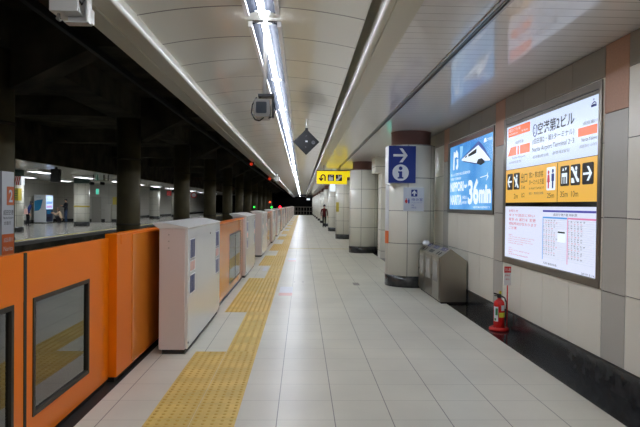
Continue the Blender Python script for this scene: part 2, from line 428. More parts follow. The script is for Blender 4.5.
# ------------------------------------------------------------------ right columns
CR = 0.49
def column(cx, cy, label):
    t = thing('platform_column', (cx, cy, 0), label, 'column', 'round tiled columns along the platform', 'thing')
    MB().lathe(cx, cy, [(CR + 0.004, 0), (CR + 0.004, 0.225)], 48).build('base', m_base, t)
    MB().lathe(cx, cy, [(CR, 0.225), (CR, 2.81)], 48).build('shaft', m_col, t)
    MB().lathe(cx, cy, [(0.395, 2.81), (0.395, 3.075), (0.405, 3.075), (0.405, 3.09)], 48).build('collar', m_brown, t)
    return t
c1 = column(2.20, 11.74, 'cream tiled round column with brown collar, carrying the blue information sign')
for i in range(1, 11):
    dup(c1, (2.12, 11.74 + 8.1*i, 0), 'cream tiled round column with brown collar, %s one behind the information column' % ordw(i))

# ------------------------------------------------------------------ ceiling lights
FX, FL = -0.358, 2.40
def fixture(x, y, zb, label, group):
    t = thing('ceiling_light', (x, y, zb), label, 'ceiling light', group)
    for s in (-1, 1):
        MB().prism([(x + s*0.15, zb + 0.05), (x + s*0.15, zb), (x + s*0.115, zb), (x + s*0.11, zb + 0.05)], 'Y', y, y + FL).build('side_rail', m_fixrail, t)
    MB().prism([(x - 0.112, zb + 0.02), (x - 0.05, zb + 0.042), (x + 0.05, zb + 0.042), (x + 0.112, zb + 0.02), (x + 0.112, zb + 0.06), (x - 0.112, zb + 0.06)], 'Y', y + 0.004, y + FL - 0.004).build('reflector_dimmed', m_refl, t)
    for yy in (y + 0.004, y + FL - 0.03): MB().box(x - 0.11, yy, zb + 0.036, x + 0.11, yy + 0.02, zb + 0.055).build('end_plate', m_fixrail, t)
    MB().cone((x, y + 0.012, zb + 0.012), (x, y + FL - 0.012, zb + 0.012), 0.026, n=14).build('tube', m_tube, t)
    return t
ys = [5.32 + (FL + 0.02)*i for i in range(44)]
near = [5.03 - FL - (FL + 0.02)*i for i in range(3)]
G = 'fluorescent lights along the vaulted ceiling'
fx0 = fixture(FX, near[0], 3.222, 'fluorescent ceiling light nearest the camera, ending short of the camera pole', G)
dup(fx0, (FX, near[1], 3.222), 'fluorescent ceiling light behind the one nearest the camera pole'); 
dup(fx0, (FX, near[2], 3.222), 'fluorescent ceiling light at the very back of the row')
for i, y in enumerate(ys):
    if i == 0: lab = 'fluorescent ceiling light starting just past the camera pole'
    else: lab = 'fluorescent ceiling light, %s of the row counted from the camera pole' % ordw(i + 1)
    dup(fx0, (FX, y, 3.222), lab)
# far platform lights
G = 'ceiling lights over the far platform'
t = thing('far_ceiling_light', (-13.8, 12, 3.24), 'white ceiling light over the far platform, first of the row', 'ceiling light', G)
MB().box(-14.10, 12, 3.15, -14.08, 14.4, 3.279).box(-13.52, 12, 3.15, -13.50, 14.4, 3.279).box(-14.08, 12, 3.15, -13.52, 12.02, 3.279).box(-14.08, 14.38, 3.15, -13.52, 14.4, 3.279).box(-14.08, 12.02, 3.26, -13.52, 14.38, 3.279).build('housing', m_fixrail, t); MB().box(-14.04, 12.05, 3.245, -13.56, 14.35, 3.26).build('diffuser', m_tubefar, t)
n = 1
for r, x in enumerate((-13.8, -17.6)):
    for i in range(14):
        y = 12 + 6.0*i
        if (r == 0 and i == 0) or (x < -15 and y > 44): continue
        n += 1
        dup(t, (x, y, 3.24), ('white ceiling light in the row nearer the far platform edge, %s along' if r == 0 else 'white ceiling light in the row nearer the far wall, %s along') % ordw(i + 1))

# ------------------------------------------------------------------ platform screen doors
BX, BF, DX, PXF = -1.50, -1.20, -1.70, -1.27
def cabinet(y0, L, label):
    t = thing('door_cabinet', (BX, y0, 0), label, 'door cabinet', 'white screen door cabinets')
    MB().box(BX + 0.03, y0 + 0.03, 0, BF - 0.03, y0 + L - 0.03, 0.05).build('plinth', m_rubber, t)
    MB().box(BX, y0, 0.05, BF - 0.03, y0 + L, 1.335).build('body', m_psdbounce, t, bevel=0.006)
    MB().prism([(BX - 0.01, 1.335), (BF + 0.005, 1.335), (BF + 0.005, 1.35), (BX + 0.08, 1.395), (BX - 0.07, 1.395), (BX - 0.07, 1.38)], 'Y', y0 - 0.008, y0 + L + 0.008).build('lid', m_white, t, bevel=0.004)
    fp = MB().box(BF - 0.03, y0 + 0.012, 0.06, BF, y0 + L - 0.012, 1.332).build('front_panel', m_psdwhite, t, bevel=0.004)
    f = Face((BF, y0, 0), (0, 1, 0), (1, 0, 0), fp)   # u = +Y, v = +Z
    for a in (0.11, L - 0.44):
        for k2, (b0, b1, m) in enumerate(((1.0, 1.22, m_stkblue), (0.86, 0.98, m_stkpink), (0.62, 0.83, m_stkblue))):
            f.rect('notice', a, b0, a + 0.31, b1, m_paper, 0.0, 0.002)
            f.multi('print', [[(a + 0.02 + q*0.095, b0 + 0.01), (a + 0.1 + q*0.095, b0 + 0.01), (a + 0.1 + q*0.095, b1 - 0.01), (a + 0.02 + q*0.095, b1 - 0.01)] for q in range(3)], m, 0.002, 0.001)
    f.poly('key_lock', circ(L*0.62, 1.22, 0.012, 10), m_steel, 0.0, 0.006)
    f.poly('key_lock', circ(0.04, 0.12, 0.012, 10), m_rubber, 0.0, 0.006)
    g = Face((BX, y0, 0), (1, 0, 0), (0, -1, 0), t)
    for z in (1.27, 1.20, 1.13): g.poly('screw', circ(0.10, z, 0.008, 8), m_alu, 0.0, 0.004)
    return t
boxes = [(6.15, 2.4), (12.6, 2.4), (17.7, 2.4), (24.1, 2.4), (29.2, 2.4), (35.6, 2.4), (40.7, 2.4), (47.1, 2.4), (52.2, 2.4), (58.6, 2.4), (63.7, 2.4), (70.1, 2.4), (75.2, 2.4), (81.6, 2.4), (86.7, 2.4)]
cab0 = cabinet(6.15, 2.4, 'white screen door cabinet nearest the camera, beside the orange door housing')
for i, (y, L) in enumerate(boxes[1:]):
    dup(cab0, (BX, y, 0), 'white screen door cabinet, %s of the row counted from the camera' % ordw(i + 2))
# fixed orange window panels between cabinets
def win(t, x, a0, a1, z0, z1, th, lip=0.006, rec=0.012, g=0.03):
    MB().box(x - th, a0 - 0.03, z0 - 0.03, x + lip, a0, z1 + 0.03).box(x - th, a1, z0 - 0.03, x + lip, a1 + 0.03, z1 + 0.03) \
        .box(x - th, a0, z0 - 0.03, x + lip, a1, z0).box(x - th, a0, z1, x + lip, a1, z1 + 0.03).build('window_gasket', m_gasket, t)
    MB().box(x - rec - 0.008, a0, z0, x - rec, a1, z1).build('window_pane', m_glass, t)
def leaf_frame(x, y0, y1, z0, z1, wins, wz0, wz1, th=0.05):
    mb = MB(); mb.box(x - th, y0, z0, x, y1, wz0 - 0.03); mb.box(x - th, y0, wz1 + 0.03, x, y1, z1)
    cur = y0
    for a0, a1 in wins: mb.box(x - th, cur, wz0 - 0.03, x, a0 - 0.03, wz1 + 0.03); cur = a1 + 0.03
    mb.box(x - th, cur, wz0 - 0.03, x, y1, wz1 + 0.03)
    return mb
def fixed_panel(y0, label):
    L = 3.99
    t = thing('screen_panel', (PXF, y0, 0.03), label, 'screen panel', 'fixed orange screen panels between cabinets')
    leaf_frame(PXF, y0, y0 + L, 0.06, 1.285, [(y0 + 1.7, y0 + 2.58), (y0 + 2.64, y0 + 3.5)], 0.20, 1.04, 0.06).build('frame', m_oedge, t)
    for a0, a1 in ((1.7, 2.58), (2.64, 3.5)): win(t, PXF, y0 + a0, y0 + a1, 0.20, 1.04, 0.06, 0.001, 0.001)
    MB().box(PXF - 0.08, y0, 1.285, PXF + 0.01, y0 + L, 1.315).build('top_rail', m_orange, t)
    MB().box(PXF - 0.06, y0, 0, PXF - 0.01, y0 + L, 0.06).build('sill', m_rubber, t)
    return t
fp0 = fixed_panel(8.58, 'orange screen panel with two windows, between the first and second white cabinets')
starts = [b[0] + b[1] for b in boxes]
for i, q in enumerate((2, 4, 6, 8, 10, 12)):
    dup(fp0, (PXF, starts[q] + 0.005, 0.03), 'orange screen panel with two windows, beyond the %s white cabinet' % ordw(q + 1))
# sliding leaves of the near doorway
def leaf(y0, y1, w0, w1, label):
    t = thing('sliding_door', (DX, y0, 0.0), label, 'screen door', 'sliding orange screen door leaves')
    leaf_frame(DX, y0, y1, 0.04, 1.287, [(w0, w1)], 0.26, 0.96, 0.045).build('frame', m_orange, t, bevel=0.003)
    win(t, DX, w0, w1, 0.26, 0.96, 0.045)
    MB().box(DX - 0.03, y0 + 0.02, 0.0, DX - 0.015, y1 - 0.02, 0.04).build('bottom_guide', m_rubber, t)
    return t
la = leaf(2.06, 3.597, 2.45, 3.44, 'orange sliding screen door leaf cut off by the left picture edge')
lb = leaf(3.631, 5.16, 3.75, 4.66, 'whole orange sliding screen door leaf with large window, beside the door housing')
for l, y in ((la, 3.597), (lb, 3.615)):
    MB().box(DX - 0.045, y, 0.05, DX + 0.004, y + 0.0165, 1.285).build('edge_seal', m_rubber, l)
# orange housing
t = thing('door_housing', (-1.63, 5.17, 0), 'orange screen door housing between sliding leaf and the nearest white cabinet', 'door housing')
MB().box(-1.74, 5.17, 0.05, -1.63, 8.5, 1.325).build('body', m_orange, t, bevel=0.006)
MB().box(-1.63, 5.62, 0.07, -1.624, 8.45, 1.30).build('maintenance_panel', m_oedge, t)
MB().box(-1.63, 5.27, 1.23, -1.625, 5.52, 1.315).build('label_plate', m_orange, t)
MB().box(-1.72, 5.2, 0, -1.66, 8.48, 0.05).build('plinth', m_rubber, t)
t2 = thing('door_housing', (-1.63, Y0, 0), 'orange screen door housing before the near sliding leaf, outside the left edge', 'door housing')
MB().box(-1.74, Y0, 0.05, -1.63, 2.03, 1.325).build('body', m_orange, t2)
MB().box(-1.72, Y0, 0, -1.66, 2.0, 0.05).build('plinth', m_rubber, t2)
# leaves of the further doorways
gaps = [(15.0, 17.7), (26.5, 29.2), (38.0, 40.7), (49.5, 52.2), (61.0, 63.7), (72.5, 75.2), (84.0, 86.7)]
for i, (a, b) in enumerate(gaps):
    for s in (0, 1):
        tt = dup(la if s == 0 else lb, (DX, a - 0.18 if s == 0 else a + 1.391, 0),
                 'orange sliding screen door leaf, %s of the doorway beyond the %s white cabinet' % (('near half', 'far half')[s], ordw(2*i + 2)))

# ------------------------------------------------------------------ tactile paving
T = 0.33
XR0, XM0, XL0 = -0.469, -0.80, -1.13
wide = [(-3.9, 6.28), (8.6, 12.6), (15.2, 18.2), (20.2, 23.6), (26.6, 29.3), (31.7, 35.5), (38.1, 40.8), (43.2, 47), (49.6, 52.3), (54.7, 58.5), (61.1, 63.8), (66.2, 70), (72.6, 75.3), (77.7, 81.5), (84.1, 86.8)]
mb = MB().box(XM0 + 0.002, -3.9, 0, XR0 - 0.002, 91, 0.003)
for a, b in wide: mb.box(XL0 + 0.002, a, 0, XM0 - 0.002, b, 0.003)
tp = tag(mb.build('tactile_paving', add_seams(m_yel, [('Y', 6.28, T, 0.0025, 0.5)], (120, 96, 40))),
         'yellow tactile guide paving running along the platform edge', 'tactile paving', None, 'thing')
mb = MB()
def dot(x, y, r, h):
    n = 6; o = [(x + r*math.cos(PI/3*i), y + r*math.sin(PI/3*i), 0.003) for i in range(n)] + [(x + r*.65*math.cos(PI/3*i), y + r*.65*math.sin(PI/3*i), 0.003 + h) for i in range(n)]
    mb.add(o, [tuple(range(n, 2*n))] + [(i, (i+1) % n, n + (i+1) % n, n + i) for i in range(n)])
def inwide(y): return any(a <= y < b for a, b in wide)
y = 6.28 - T*14
while y < 30:
    if inwide(y + T/2):
        for x0 in (XL0, XM0):
            for i in range(5):
                for j in range(5): dot(x0 + T*(i + .5)/5, y + T*(j + .5)/5, 0.016, 0.005)
    else:
        for i in range(4):
            xc = XM0 + T*(i + .5)/4; a, b = y + 0.02, y + T - 0.02
            mb.add([(xc-.016, a, .003), (xc+.016, a, .003), (xc+.016, b, .003), (xc-.016, b, .003), (xc-.009, a+.008, .008), (xc+.009, a+.008, .008), (xc+.009, b-.008, .008), (xc-.009, b-.008, .008)],
                   [(4,5,6,7), (0,1,5,4), (1,2,6,5), (2,3,7,6), (3,0,4,7)])
    y += T
ob = mb.build('raised_bumps', m_yel2, tp); ob['kind'] = 'stuff'

# floor stickers and covers
def sticker(x, y, w_, h_, label, red):
    t = thing('floor_sticker', (x, y, 0), label, 'floor sticker', 'stickers on the platform floor')
    MB().box(x, y, 0, x + w_, y + h_, 0.0015).build('sheet', m_paper, t)
    if red: MB().box(x, y, 0.0015, x + w_, y + h_*0.28, 0.0022).build('stripe', m_stkpink, t)
sticker(-0.40, 10.2, 0.24, 1.1, 'white floor sticker with pale red stripe, nearest one right of the yellow paving', True)
sticker(-0.38, 16.4, 0.22, 1.0, 'white floor sticker with pale red stripe, further along right of the yellow paving', True)
sticker(-0.95, 14.0, 0.12, 0.9, 'small plain white floor sticker beside the second white cabinet', False)
for i, (x, y) in enumerate(((-0.16, 11.95), (0.02, 11.95))):
    tag(MB().box(x, y, 0, x + 0.035, y + 0.14, 0.002).build('floor_stud', m_alu, loc=(x, y, 0)), ('small dark metal stud in the floor, left one of the pair', 'small dark metal stud in the floor, right one of the pair')[i], 'floor stud', 'floor studs')
tag(MB().box(1.06, 11.6, 0, 1.18, 11.95, 0.003).build('floor_cover', m_steeld, loc=(1.1, 11.7, 0)), 'small grey metal cover plate in the floor before the information column', 'floor cover')
tag(MB().box(-0.45, 21.2, 0, 2.38, 21.32, 0.003).build('floor_joint', m_postyel, loc=(1, 21.2, 0)), 'pale yellow joint strip running across the floor beyond the second column', 'floor strip', None, 'structure')

# ------------------------------------------------------------------ wall poster (lit)
t = thing('advertising_lightbox', (2.74, 9.54, 1.45), 'lit blue train advertisement in metal frame on the wall', 'lightbox')
mb = MB()
mb.box(2.733, 8.215, 1.49, 2.749, 10.82, 1.555).box(2.737, 8.215, 2.69, 2.749, 10.82, 2.755, 1).box(2.733, 8.215, 2.755, 2.749, 10.82, 2.775).box(2.733, 8.215, 1.555, 2.749, 8.26, 2.755).box(2.733, 10.67, 1.555, 2.749, 10.82, 2.755)
mb.build('frame', [m_steeld, m_brown], t)  # brown upper band is a reflection painted in as frame colour
m_adv = mat('advert_blue', (52, 140, 224), rough=0.25, emit=1.05)
nt = m_adv.node_tree; tc = nt.nodes.new('ShaderNodeTexCoord'); nz = nt.nodes.new('ShaderNodeTexNoise'); nz.inputs['Scale'].default_value = 1.1
rp = nt.nodes.new('ShaderNodeValToRGB'); rp.color_ramp.elements[0].position = 0.35; rp.color_ramp.elements[1].position = 0.7
rp.color_ramp.elements[0].color = col((52, 136, 214)); rp.color_ramp.elements[1].color = col((120, 192, 244))
nt.links.new(tc.outputs['Object'], nz.inputs['Vector']); nt.links.new(nz.outputs['Fac'], rp.inputs['Fac'])
nt.links.new(rp.outputs['Color'], nt.nodes['Principled BSDF'].inputs['Emission Color'])
MB().box(2.738, 8.262, 1.557, 2.747, 10.668, 2.688).build('panel', m_adv, t)
f = Face((2.738, 10.968, 1.52), (0, -1, 0), (-1, 0, 0), t)
f.poly('train_picture', [(1.090, 0.905), (1.251, 0.945), (2.011, 1.105), (2.175, 1.049), (2.638, 0.768), (2.591, 0.756), (2.360, 0.770), (1.560, 0.870)], m_lb_mid, 0.0, 0.002)
f.poly('train_picture', [(1.090, 0.895), (1.530, 0.972), (2.015, 1.045), (2.311, 0.916), (2.605, 0.775), (2.567, 0.762), (2.343, 0.778), (2.212, 0.824), (2.026, 0.824), (1.946, 0.766), (1.092, 0.872)], m_lb_bright, 0.003, 0.002)
f.poly('train_window', [(1.489, 0.941), (1.934, 1.000), (1.926, 0.931), (1.503, 0.905)], m_ink, 0.006, 0.002)
f.poly('train_window', [(1.300, 0.920), (1.400, 0.935), (1.400, 0.908), (1.320, 0.900)], m_ink, 0.006, 0.002)
f.poly('train_skirt', [(1.946, 0.763), (2.026, 0.824), (2.212, 0.827), (2.370, 0.752), (2.165, 0.725)], m_ink, 0.006, 0.002)
f.poly('train_skirt', [(1.110, 0.870), (1.940, 0.770), (1.920, 0.755), (1.260, 0.840)], m_inkblue, 0.006, 0.002)
f.multi('emblem', [[(0.52,.74),(0.6,.75),(0.62,1.06),(0.55,1.07)], [(0.62,1.02),(0.75,1.09),(0.84,1.02),(0.84,.93),(0.74,.97),(0.62,.95)], [(0.74,.92),(0.85,.92),(0.85,.78),(0.78,.73),(0.7,.78),(0.78,.84)]], m_lb_bright, 0.0, 0.002)
f.poly('light_ray', [(0.947, 1.129), (1.146, 1.118), (1.10, 0.95), (0.994, 0.90)], m_lb_pale, 0.0, 0.0015)
f.text('都心と空港を結ぶ最速特急', 0.39, .63, 1.60, .68, m_lb_bright); f.text('日暮里・空港間最速', 0.39, .555, 1.05, .60, m_lb_bright)
f.text('NIPPORI', 0.37, .35, 1.22, .52, m_lb_bright, bold=0.03); f.text('⇔', 1.26, .39, 1.45, .47, m_lb_bright)
f.text('NARITA', 0.38, .115, 1.11, .29, m_lb_bright, bold=0.03); f.text('空港第2ビル', 1.14, .21, 1.46, .27, m_lb_bright); f.text('AIRPORT', 1.14, .13, 1.46, .18, m_lb_bright)
f.text('36', 1.50, .12, 2.075, .53, m_lb_bright, bold=0.035); f.text('min', 2.10, .14, 2.66, .42, m_lb_bright, bold=0.045)
f.text('※最速列車の所要時間です', 1.77, .06, 2.62, .095, m_lb_bright)
f.multi('swoosh', [[(2.13,.53),(2.42,.545),(2.42,.556),(2.13,.54)], [(2.42,.472),(2.53,.54),(2.47,.54),(2.498,.60),(2.43,.55),(2.48,.552)]], m_lb_bright, 0.0, 0.002)
f.poly('small_logo', [(2.281,1.055),(2.41,1.06),(2.40,1.09),(2.37,1.12),(2.32,1.115),(2.29,1.09)], m_lb_bright, 0.0, 0.002); f.text('京成電鉄', 2.46, 1.06, 2.68, 1.105, m_lb_bright)

# ------------------------------------------------------------------ station sign (lit)
t = thing('station_sign', (2.74, 6.5, 0.82), 'large lit station name and direction sign in steel frame on the wall', 'sign')
mb = MB()
mb.box(2.733, 7.715, 0.86, 2.749, 7.81, 2.785).box(2.733, 5.235, 0.86, 2.749, 5.292, 2.785).box(2.733, 5.292, 0.86, 2.749, 7.715, 0.938).box(2.733, 5.292, 2.672, 2.749, 7.715, 2.70).box(2.737, 5.292, 2.715, 2.749, 7.715, 2.785).box(2.744, 5.292, 2.70, 2.749, 7.715, 2.715, 1)
mb.build('frame', [m_steeld, m_black], t, bevel=0.003)
MB().box(2.744, 5.292, 0.938, 2.748, 7.715, 2.672).build('backing', m_glassdark, t)
YL, YF = 7.70, 7.665
wp = MB().box(2.738, 5.302, 2.098, 2.746, YL, 2.665).build('name_panel', m_lb_white, t)
f = Face((2.738, YF, 2.0), (0, -1, 0), (-1, 0, 0), wp)
f.rect('orange_block', .03, .525, .75, .64, m_lb_or, 0.0); f.text('成田スカイアクセス線', .06, .585, .45, .625, m_lb_bright); f.text('Narita Sky Access Line', .06, .54, .36, .57, m_lb_bright); f.text('for Airport', .5, .54, .70, .575, m_lb_bright)
f.poly('orange_arrow', [(.02, .275), (.75, .275), (.75, .385), (.12, .385)], m_lb_or, 0.0)
f.multi('arrow_tick', [[(.33, .275), (.36, .275), (.36, .385), (.33, .385)], [(.42, .275), (.45, .275), (.45, .385), (.42, .385)]], m_lb_white, 0.003)
f.text('成田空港', .28, .41, .56, .45, m_inkgrey); f.text('Narita Airport', .18, .22, .62, .255, m_inkgrey); f.text('나리타공항', .08, .17, .5, .20, m_inkgrey)
mbc = []
for i in range(24):
    a, b = 2*PI*i/24, 2*PI*(i+1)/24
    mbc.append([(.905 + .06*math.cos(a), .51 + .075*math.sin(a)), (.905 + .06*math.cos(b), .51 + .075*math.sin(b)), (.905 + .05*math.cos(b), .51 + .065*math.sin(b)), (.905 + .05*math.cos(a), .51 + .065*math.sin(a))])
f.multi('number_ring', mbc, m_inkblue, 0.0); f.text('2', .885, .475, .925, .545, m_inkblue)
f.text('空港第2ビル', .99, .445, 1.90, .585, m_ink, bold=0.012)
f.text('(成田第2・第3ターミナル)', .84, .338, 1.90, .415, m_ink); f.text('Narita Airport Terminal 2･3', .84, .245, 1.90, .312, m_ink)
f.text('机场第2航站楼', .86, .18, 1.30, .215, m_inkgrey); f.text('공항제2빌딩', 1.4, .18, 1.80, .215, m_inkgrey)
f.rect('orange_block', 1.98, .305, 2.35, .39, m_lb_or, 0.0); f.text('成田湯川', 2.08, .405, 2.36, .44, m_inkgrey); f.text('Narita-Yukawa', 2.06, .25, 2.36, .285, m_ink); f.text('成田汤川 나리타', 2.02, .19, 2.36, .22, m_inkgrey)
f.multi('emblem', [[(2.23, .56), (2.33, .56), (2.328, .582), (2.235, .582)], [(2.24, .59), (2.29, .61), (2.328, .59), (2.318, .587), (2.29, .60), (2.255, .587)], [(2.26,.62),(2.28,.63),(2.30,.62),(2.28,.636)]], m_inkblue, 0.0)
yp = MB().box(2.738, 5.310, 1.664, 2.746, YL + .01, 2.092).build('direction_panel', m_lb_yel, t)
f = Face((2.738, YF, 1.665), (0, -1, 0), (-1, 0, 0), yp)
f.rect('divider', 1.525, 0.0, 1.532, .419, m_ink, 0.0)
def tile(a0, a1, b0=.165, b1=.375, m=m_ink): f.poly('pictogram', rrect(a0, b0, a1, b1, .02), m, 0.0)
tile(.015, .205); f.multi('arrow', arrow_r(.035, .20, .15, .14, True), m_lb_bright, 0.004)
tile(.245, .445); f.multi('stairs_symbol', [[(.26,.33),(.29,.33),(.42,.20),(.42,.185),(.39,.185),(.26,.315)], circ(.36,.335,.02,10), [(.345,.31),(.375,.31),(.37,.25),(.35,.25)], [(.30,.20),(.32,.20),(.36,.27),(.345,.28)]], m_lb_bright, 0.004)
f.text('2m', .27, .05, .40, .11, m_ink)
f.text('出口', .50, .24, .70, .36, m_ink); f.text('Exit', .52, .165, .64, .21, m_ink); f.text('出口', .52, .06, .62, .12, m_ink)
f.text('第2・第3旅客', .76, .29, 1.17, .36, m_ink); f.text('ターミナル方面', .76, .205, 1.19, .27, m_ink); f.text('for Airport Terminal 2･3', .76, .145, 1.19, .18, m_ink); f.text('第2・第3航站楼', .76, .09, 1.18, .12, m_inkgrey)
tile(1.255, 1.475, .13, .385, m_lb_bright)
f.multi('toilet_symbol', [circ(1.31,.33,.022,12), [(1.29,.305),(1.33,.305),(1.345,.22),(1.325,.22),(1.325,.15),(1.295,.15),(1.295,.22),(1.275,.22)]], m_lb_red, 0.004)
f.multi('toilet_symbol', [circ(1.42,.34,.022,12), [(1.39,.31),(1.45,.31),(1.45,.23),(1.435,.23),(1.435,.15),(1.405,.15),(1.405,.23),(1.39,.23)]], m_inkblue, 0.004)
f.text('25m', 1.28, .045, 1.46, .10, m_ink)
tile(1.60, 1.80); f.multi('lift_symbol', [[(1.64,.19),(1.76,.19),(1.76,.30),(1.64,.30)], [(1.65,.325),(1.69,.325),(1.67,.355)], [(1.71,.355),(1.75,.355),(1.73,.325)]], m_lb_bright, 0.004)
f.multi('lift_symbol', [[(1.665,.19),(1.69,.19),(1.69,.26),(1.665,.26)], [(1.715,.19),(1.74,.19),(1.74,.26),(1.715,.26)]], m_ink, 0.008)
f.text('35m', 1.61, .05, 1.78, .11, m_ink)
tile(1.835, 2.035); f.multi('escalator_symbol', [[(1.85,.355),(1.885,.355),(2.0,.23),(2.02,.23),(2.02,.195),(1.985,.195),(1.875,.32),(1.85,.32)], circ(1.96,.335,.02,10), [(1.945,.31),(1.975,.31),(1.97,.265),(1.945,.28)], [(1.86,.19),(1.93,.19),(1.9,.24),(1.86,.24)]], m_lb_bright, 0.004)
f.text('10m', 1.86, .05, 2.01, .11, m_ink)
tile(2.08, 2.30); f.multi('arrow', arrow_r(2.105, .20, .17, .14, False), m_lb_bright, 0.004)
lp = MB().box(2.738, 5.315, .945, 2.746, YL + 0.02, 1.613).build('timetable_panel', m_lb_lcd, t)
f = Face((2.738, YF, .938), (0, -1, 0), (-1, 0, 0), lp)
for j, (s_, a1) in enumerate((('お知らせ', .42), ('ダイヤ改正に伴い', .95), ('電車 の 運行を 変更', .98), ('運転時刻が変わります', 1.0), ('ご注意', .38))):
    z = .60 - j*.055; f.text(s_, .1, z, a1, z + .038, m_lb_red)
for j, (s_, a1) in enumerate((('Notice', .24), ('The timetable will change on this line', .95), ('please check the departure time', .85), ('before boarding the train', .9), ('and use the next one', .6))):
    z = .30 - j*.026; f.text(s_, .1, z, a1, z + .014, m_lb_red)
for j, (s_, a1) in enumerate((('안내', .2), ('열차 시간 변경 안내', .8), ('时刻表变更通知', .25), ('请注意列车出发时间', .75))):
    z = .13 - j*.026; f.text(s_, .1, z, a1, z + .014, m_lb_red)
f.rect('header_bar', 1.17, .615, 2.36, .637, m_lb_purp, 0.0); f.text('成田空港方面 時刻表', 1.45, .575, 2.0, .603, m_ink)
f.rect('header_bar', 1.17, .545, 1.77, .562, m_lb_blu, 0.0); f.rect('header_bar', 1.78, .545, 2.36, .562, m_lb_pink, 0.0)
f.rect('side_line', 1.17, .08, 1.178, .545, m_lb_blu, 0.0); f.rect('side_line', 1.78, .08, 1.79, .545, m_lb_pink, 0.0)
f.multi('row_line', [[(1.18, .11 + .022*i), (2.36, .11 + .022*i), (2.36, .1125 + .022*i), (1.18, .1125 + .022*i)] for i in range(20)], m_lb_line, 0.0, 0.001)
for c0 in (1.2, 1.81):
    for h in range(5, 23):
        r = [str(h)] + ['%02d' % random.randint(0, 59) for _ in range(random.choice((3, 4, 4, 5)))]
        z = .515 - (h - 5)*.022
        f.text('   '.join(r), c0, z, c0 + .055*len(r) + .02, z + .014, m_ink if h % 3 else m_lb_red)
f.rect('inset_box', 1.56, .30, 1.74, .42, m_lb_bright, 0.001); f.rect('inset_bar', 1.57, .395, 1.73, .412, m_ink, 0.004)
f.text('凡例 普通 特急', 1.2, .03, 1.55, .055, m_ink); f.text('2019.3.16', 2.1, .015, 2.36, .035, m_inkgrey)

# ------------------------------------------------------------------ information sign on first column
t = thing('information_sign', (1.95, 11.2, 2.05), 'blue information sign with white arrow and letter i on the cream column', 'sign')
MB().prism([(1.66, 11.20), (2.20, 11.20), (2.20, 11.25), (2.0, 11.265), (1.78, 11.42), (1.70, 11.58), (1.66, 11.58)], 'Z', 2.05, 2.77).build('casing', m_sgnwhite, t)
f = Face((1.66, 11.20, 2.05), (1, 0, 0), (0, -1, 0), t)
f.rect('blue_face', .012, 0.0, .54, .72, m_sgnblue, 0.0)
f.multi('arrow', arrow_r(.10, .40, .28, .27, False, 0.17), m_sgnwhite, 0.004)
f.poly('disc', circ(.245, .20, .16, 32), m_sgnwhite, 0.004); f.multi('letter', [circ(.245, .285, .036, 16), [(.195,.225),(.275,.225),(.275,.115),(.30,.115),(.30,.085),(.19,.085),(.19,.115),(.215,.115),(.215,.195),(.195,.195)]], m_sgnblue, 0.008)
t = thing('waiting_room_sign', (2.17, 11.21, 1.5), 'small white sign with blue up arrow below the blue information sign', 'sign')
MB().box(1.972, 11.215, 1.505, 2.375, 11.228, 1.965).box(2.1, 11.228, 1.6, 2.2, 11.26, 1.85).build('plate', mat('sign_pale', (206, 210, 216), rough=0.3), t)
f = Face((1.972, 11.215, 1.505), (1, 0, 0), (0, -1, 0), t)
f.poly('arrow_square', rrect(.15, .285, .27, .42, .01), m_sgnblue, 0.0)
f.multi('arrow', [[(.197,.30),(.223,.30),(.223,.37),(.197,.37)], [(.21,.41),(.26,.35),(.24,.335),(.21,.37),(.18,.335),(.16,.35)]], m_sgnwhite, 0.004)
f.multi('toilet_symbol', [circ(.055,.235,.012,10), [(.035,.22),(.075,.22),(.08,.18),(.06,.15),(.05,.15),(.03,.18)]], m_redflat, 0.0)
f.multi('toilet_symbol', [circ(.105,.235,.012,10), [(.088,.22),(.122,.22),(.118,.15),(.092,.15)]], m_inkblue, 0.0)
f.text('待合室', .155, .195, .375, .255, m_inkblue); f.text('Waiting Room', .155, .155, .37, .172, m_inkblue); f.text('候车室', .155, .105, .21, .13, m_inkblue); f.text('대합실', .155, .055, .25, .085, m_inkblue)
t = thing('column_strip_sign', (1.67, 11.74, 0.85), 'tall narrow white strip sign with orange foot on the information column', 'sign')
mb1, mb2 = MB(), MB()
def arc(r): return [(2.20 + r*math.cos(a), 11.74 + r*math.sin(a)) for a in [math.radians(165 + 3*i) for i in range(13)]]
pts = arc(0.50) + arc(0.491)[::-1]
MB().prism(pts, 'Z', 1.10, 2.03).build('board', m_sgnwhite, t); MB().prism(pts, 'Z', 0.85, 1.10).build('orange_foot', m_signor, t)

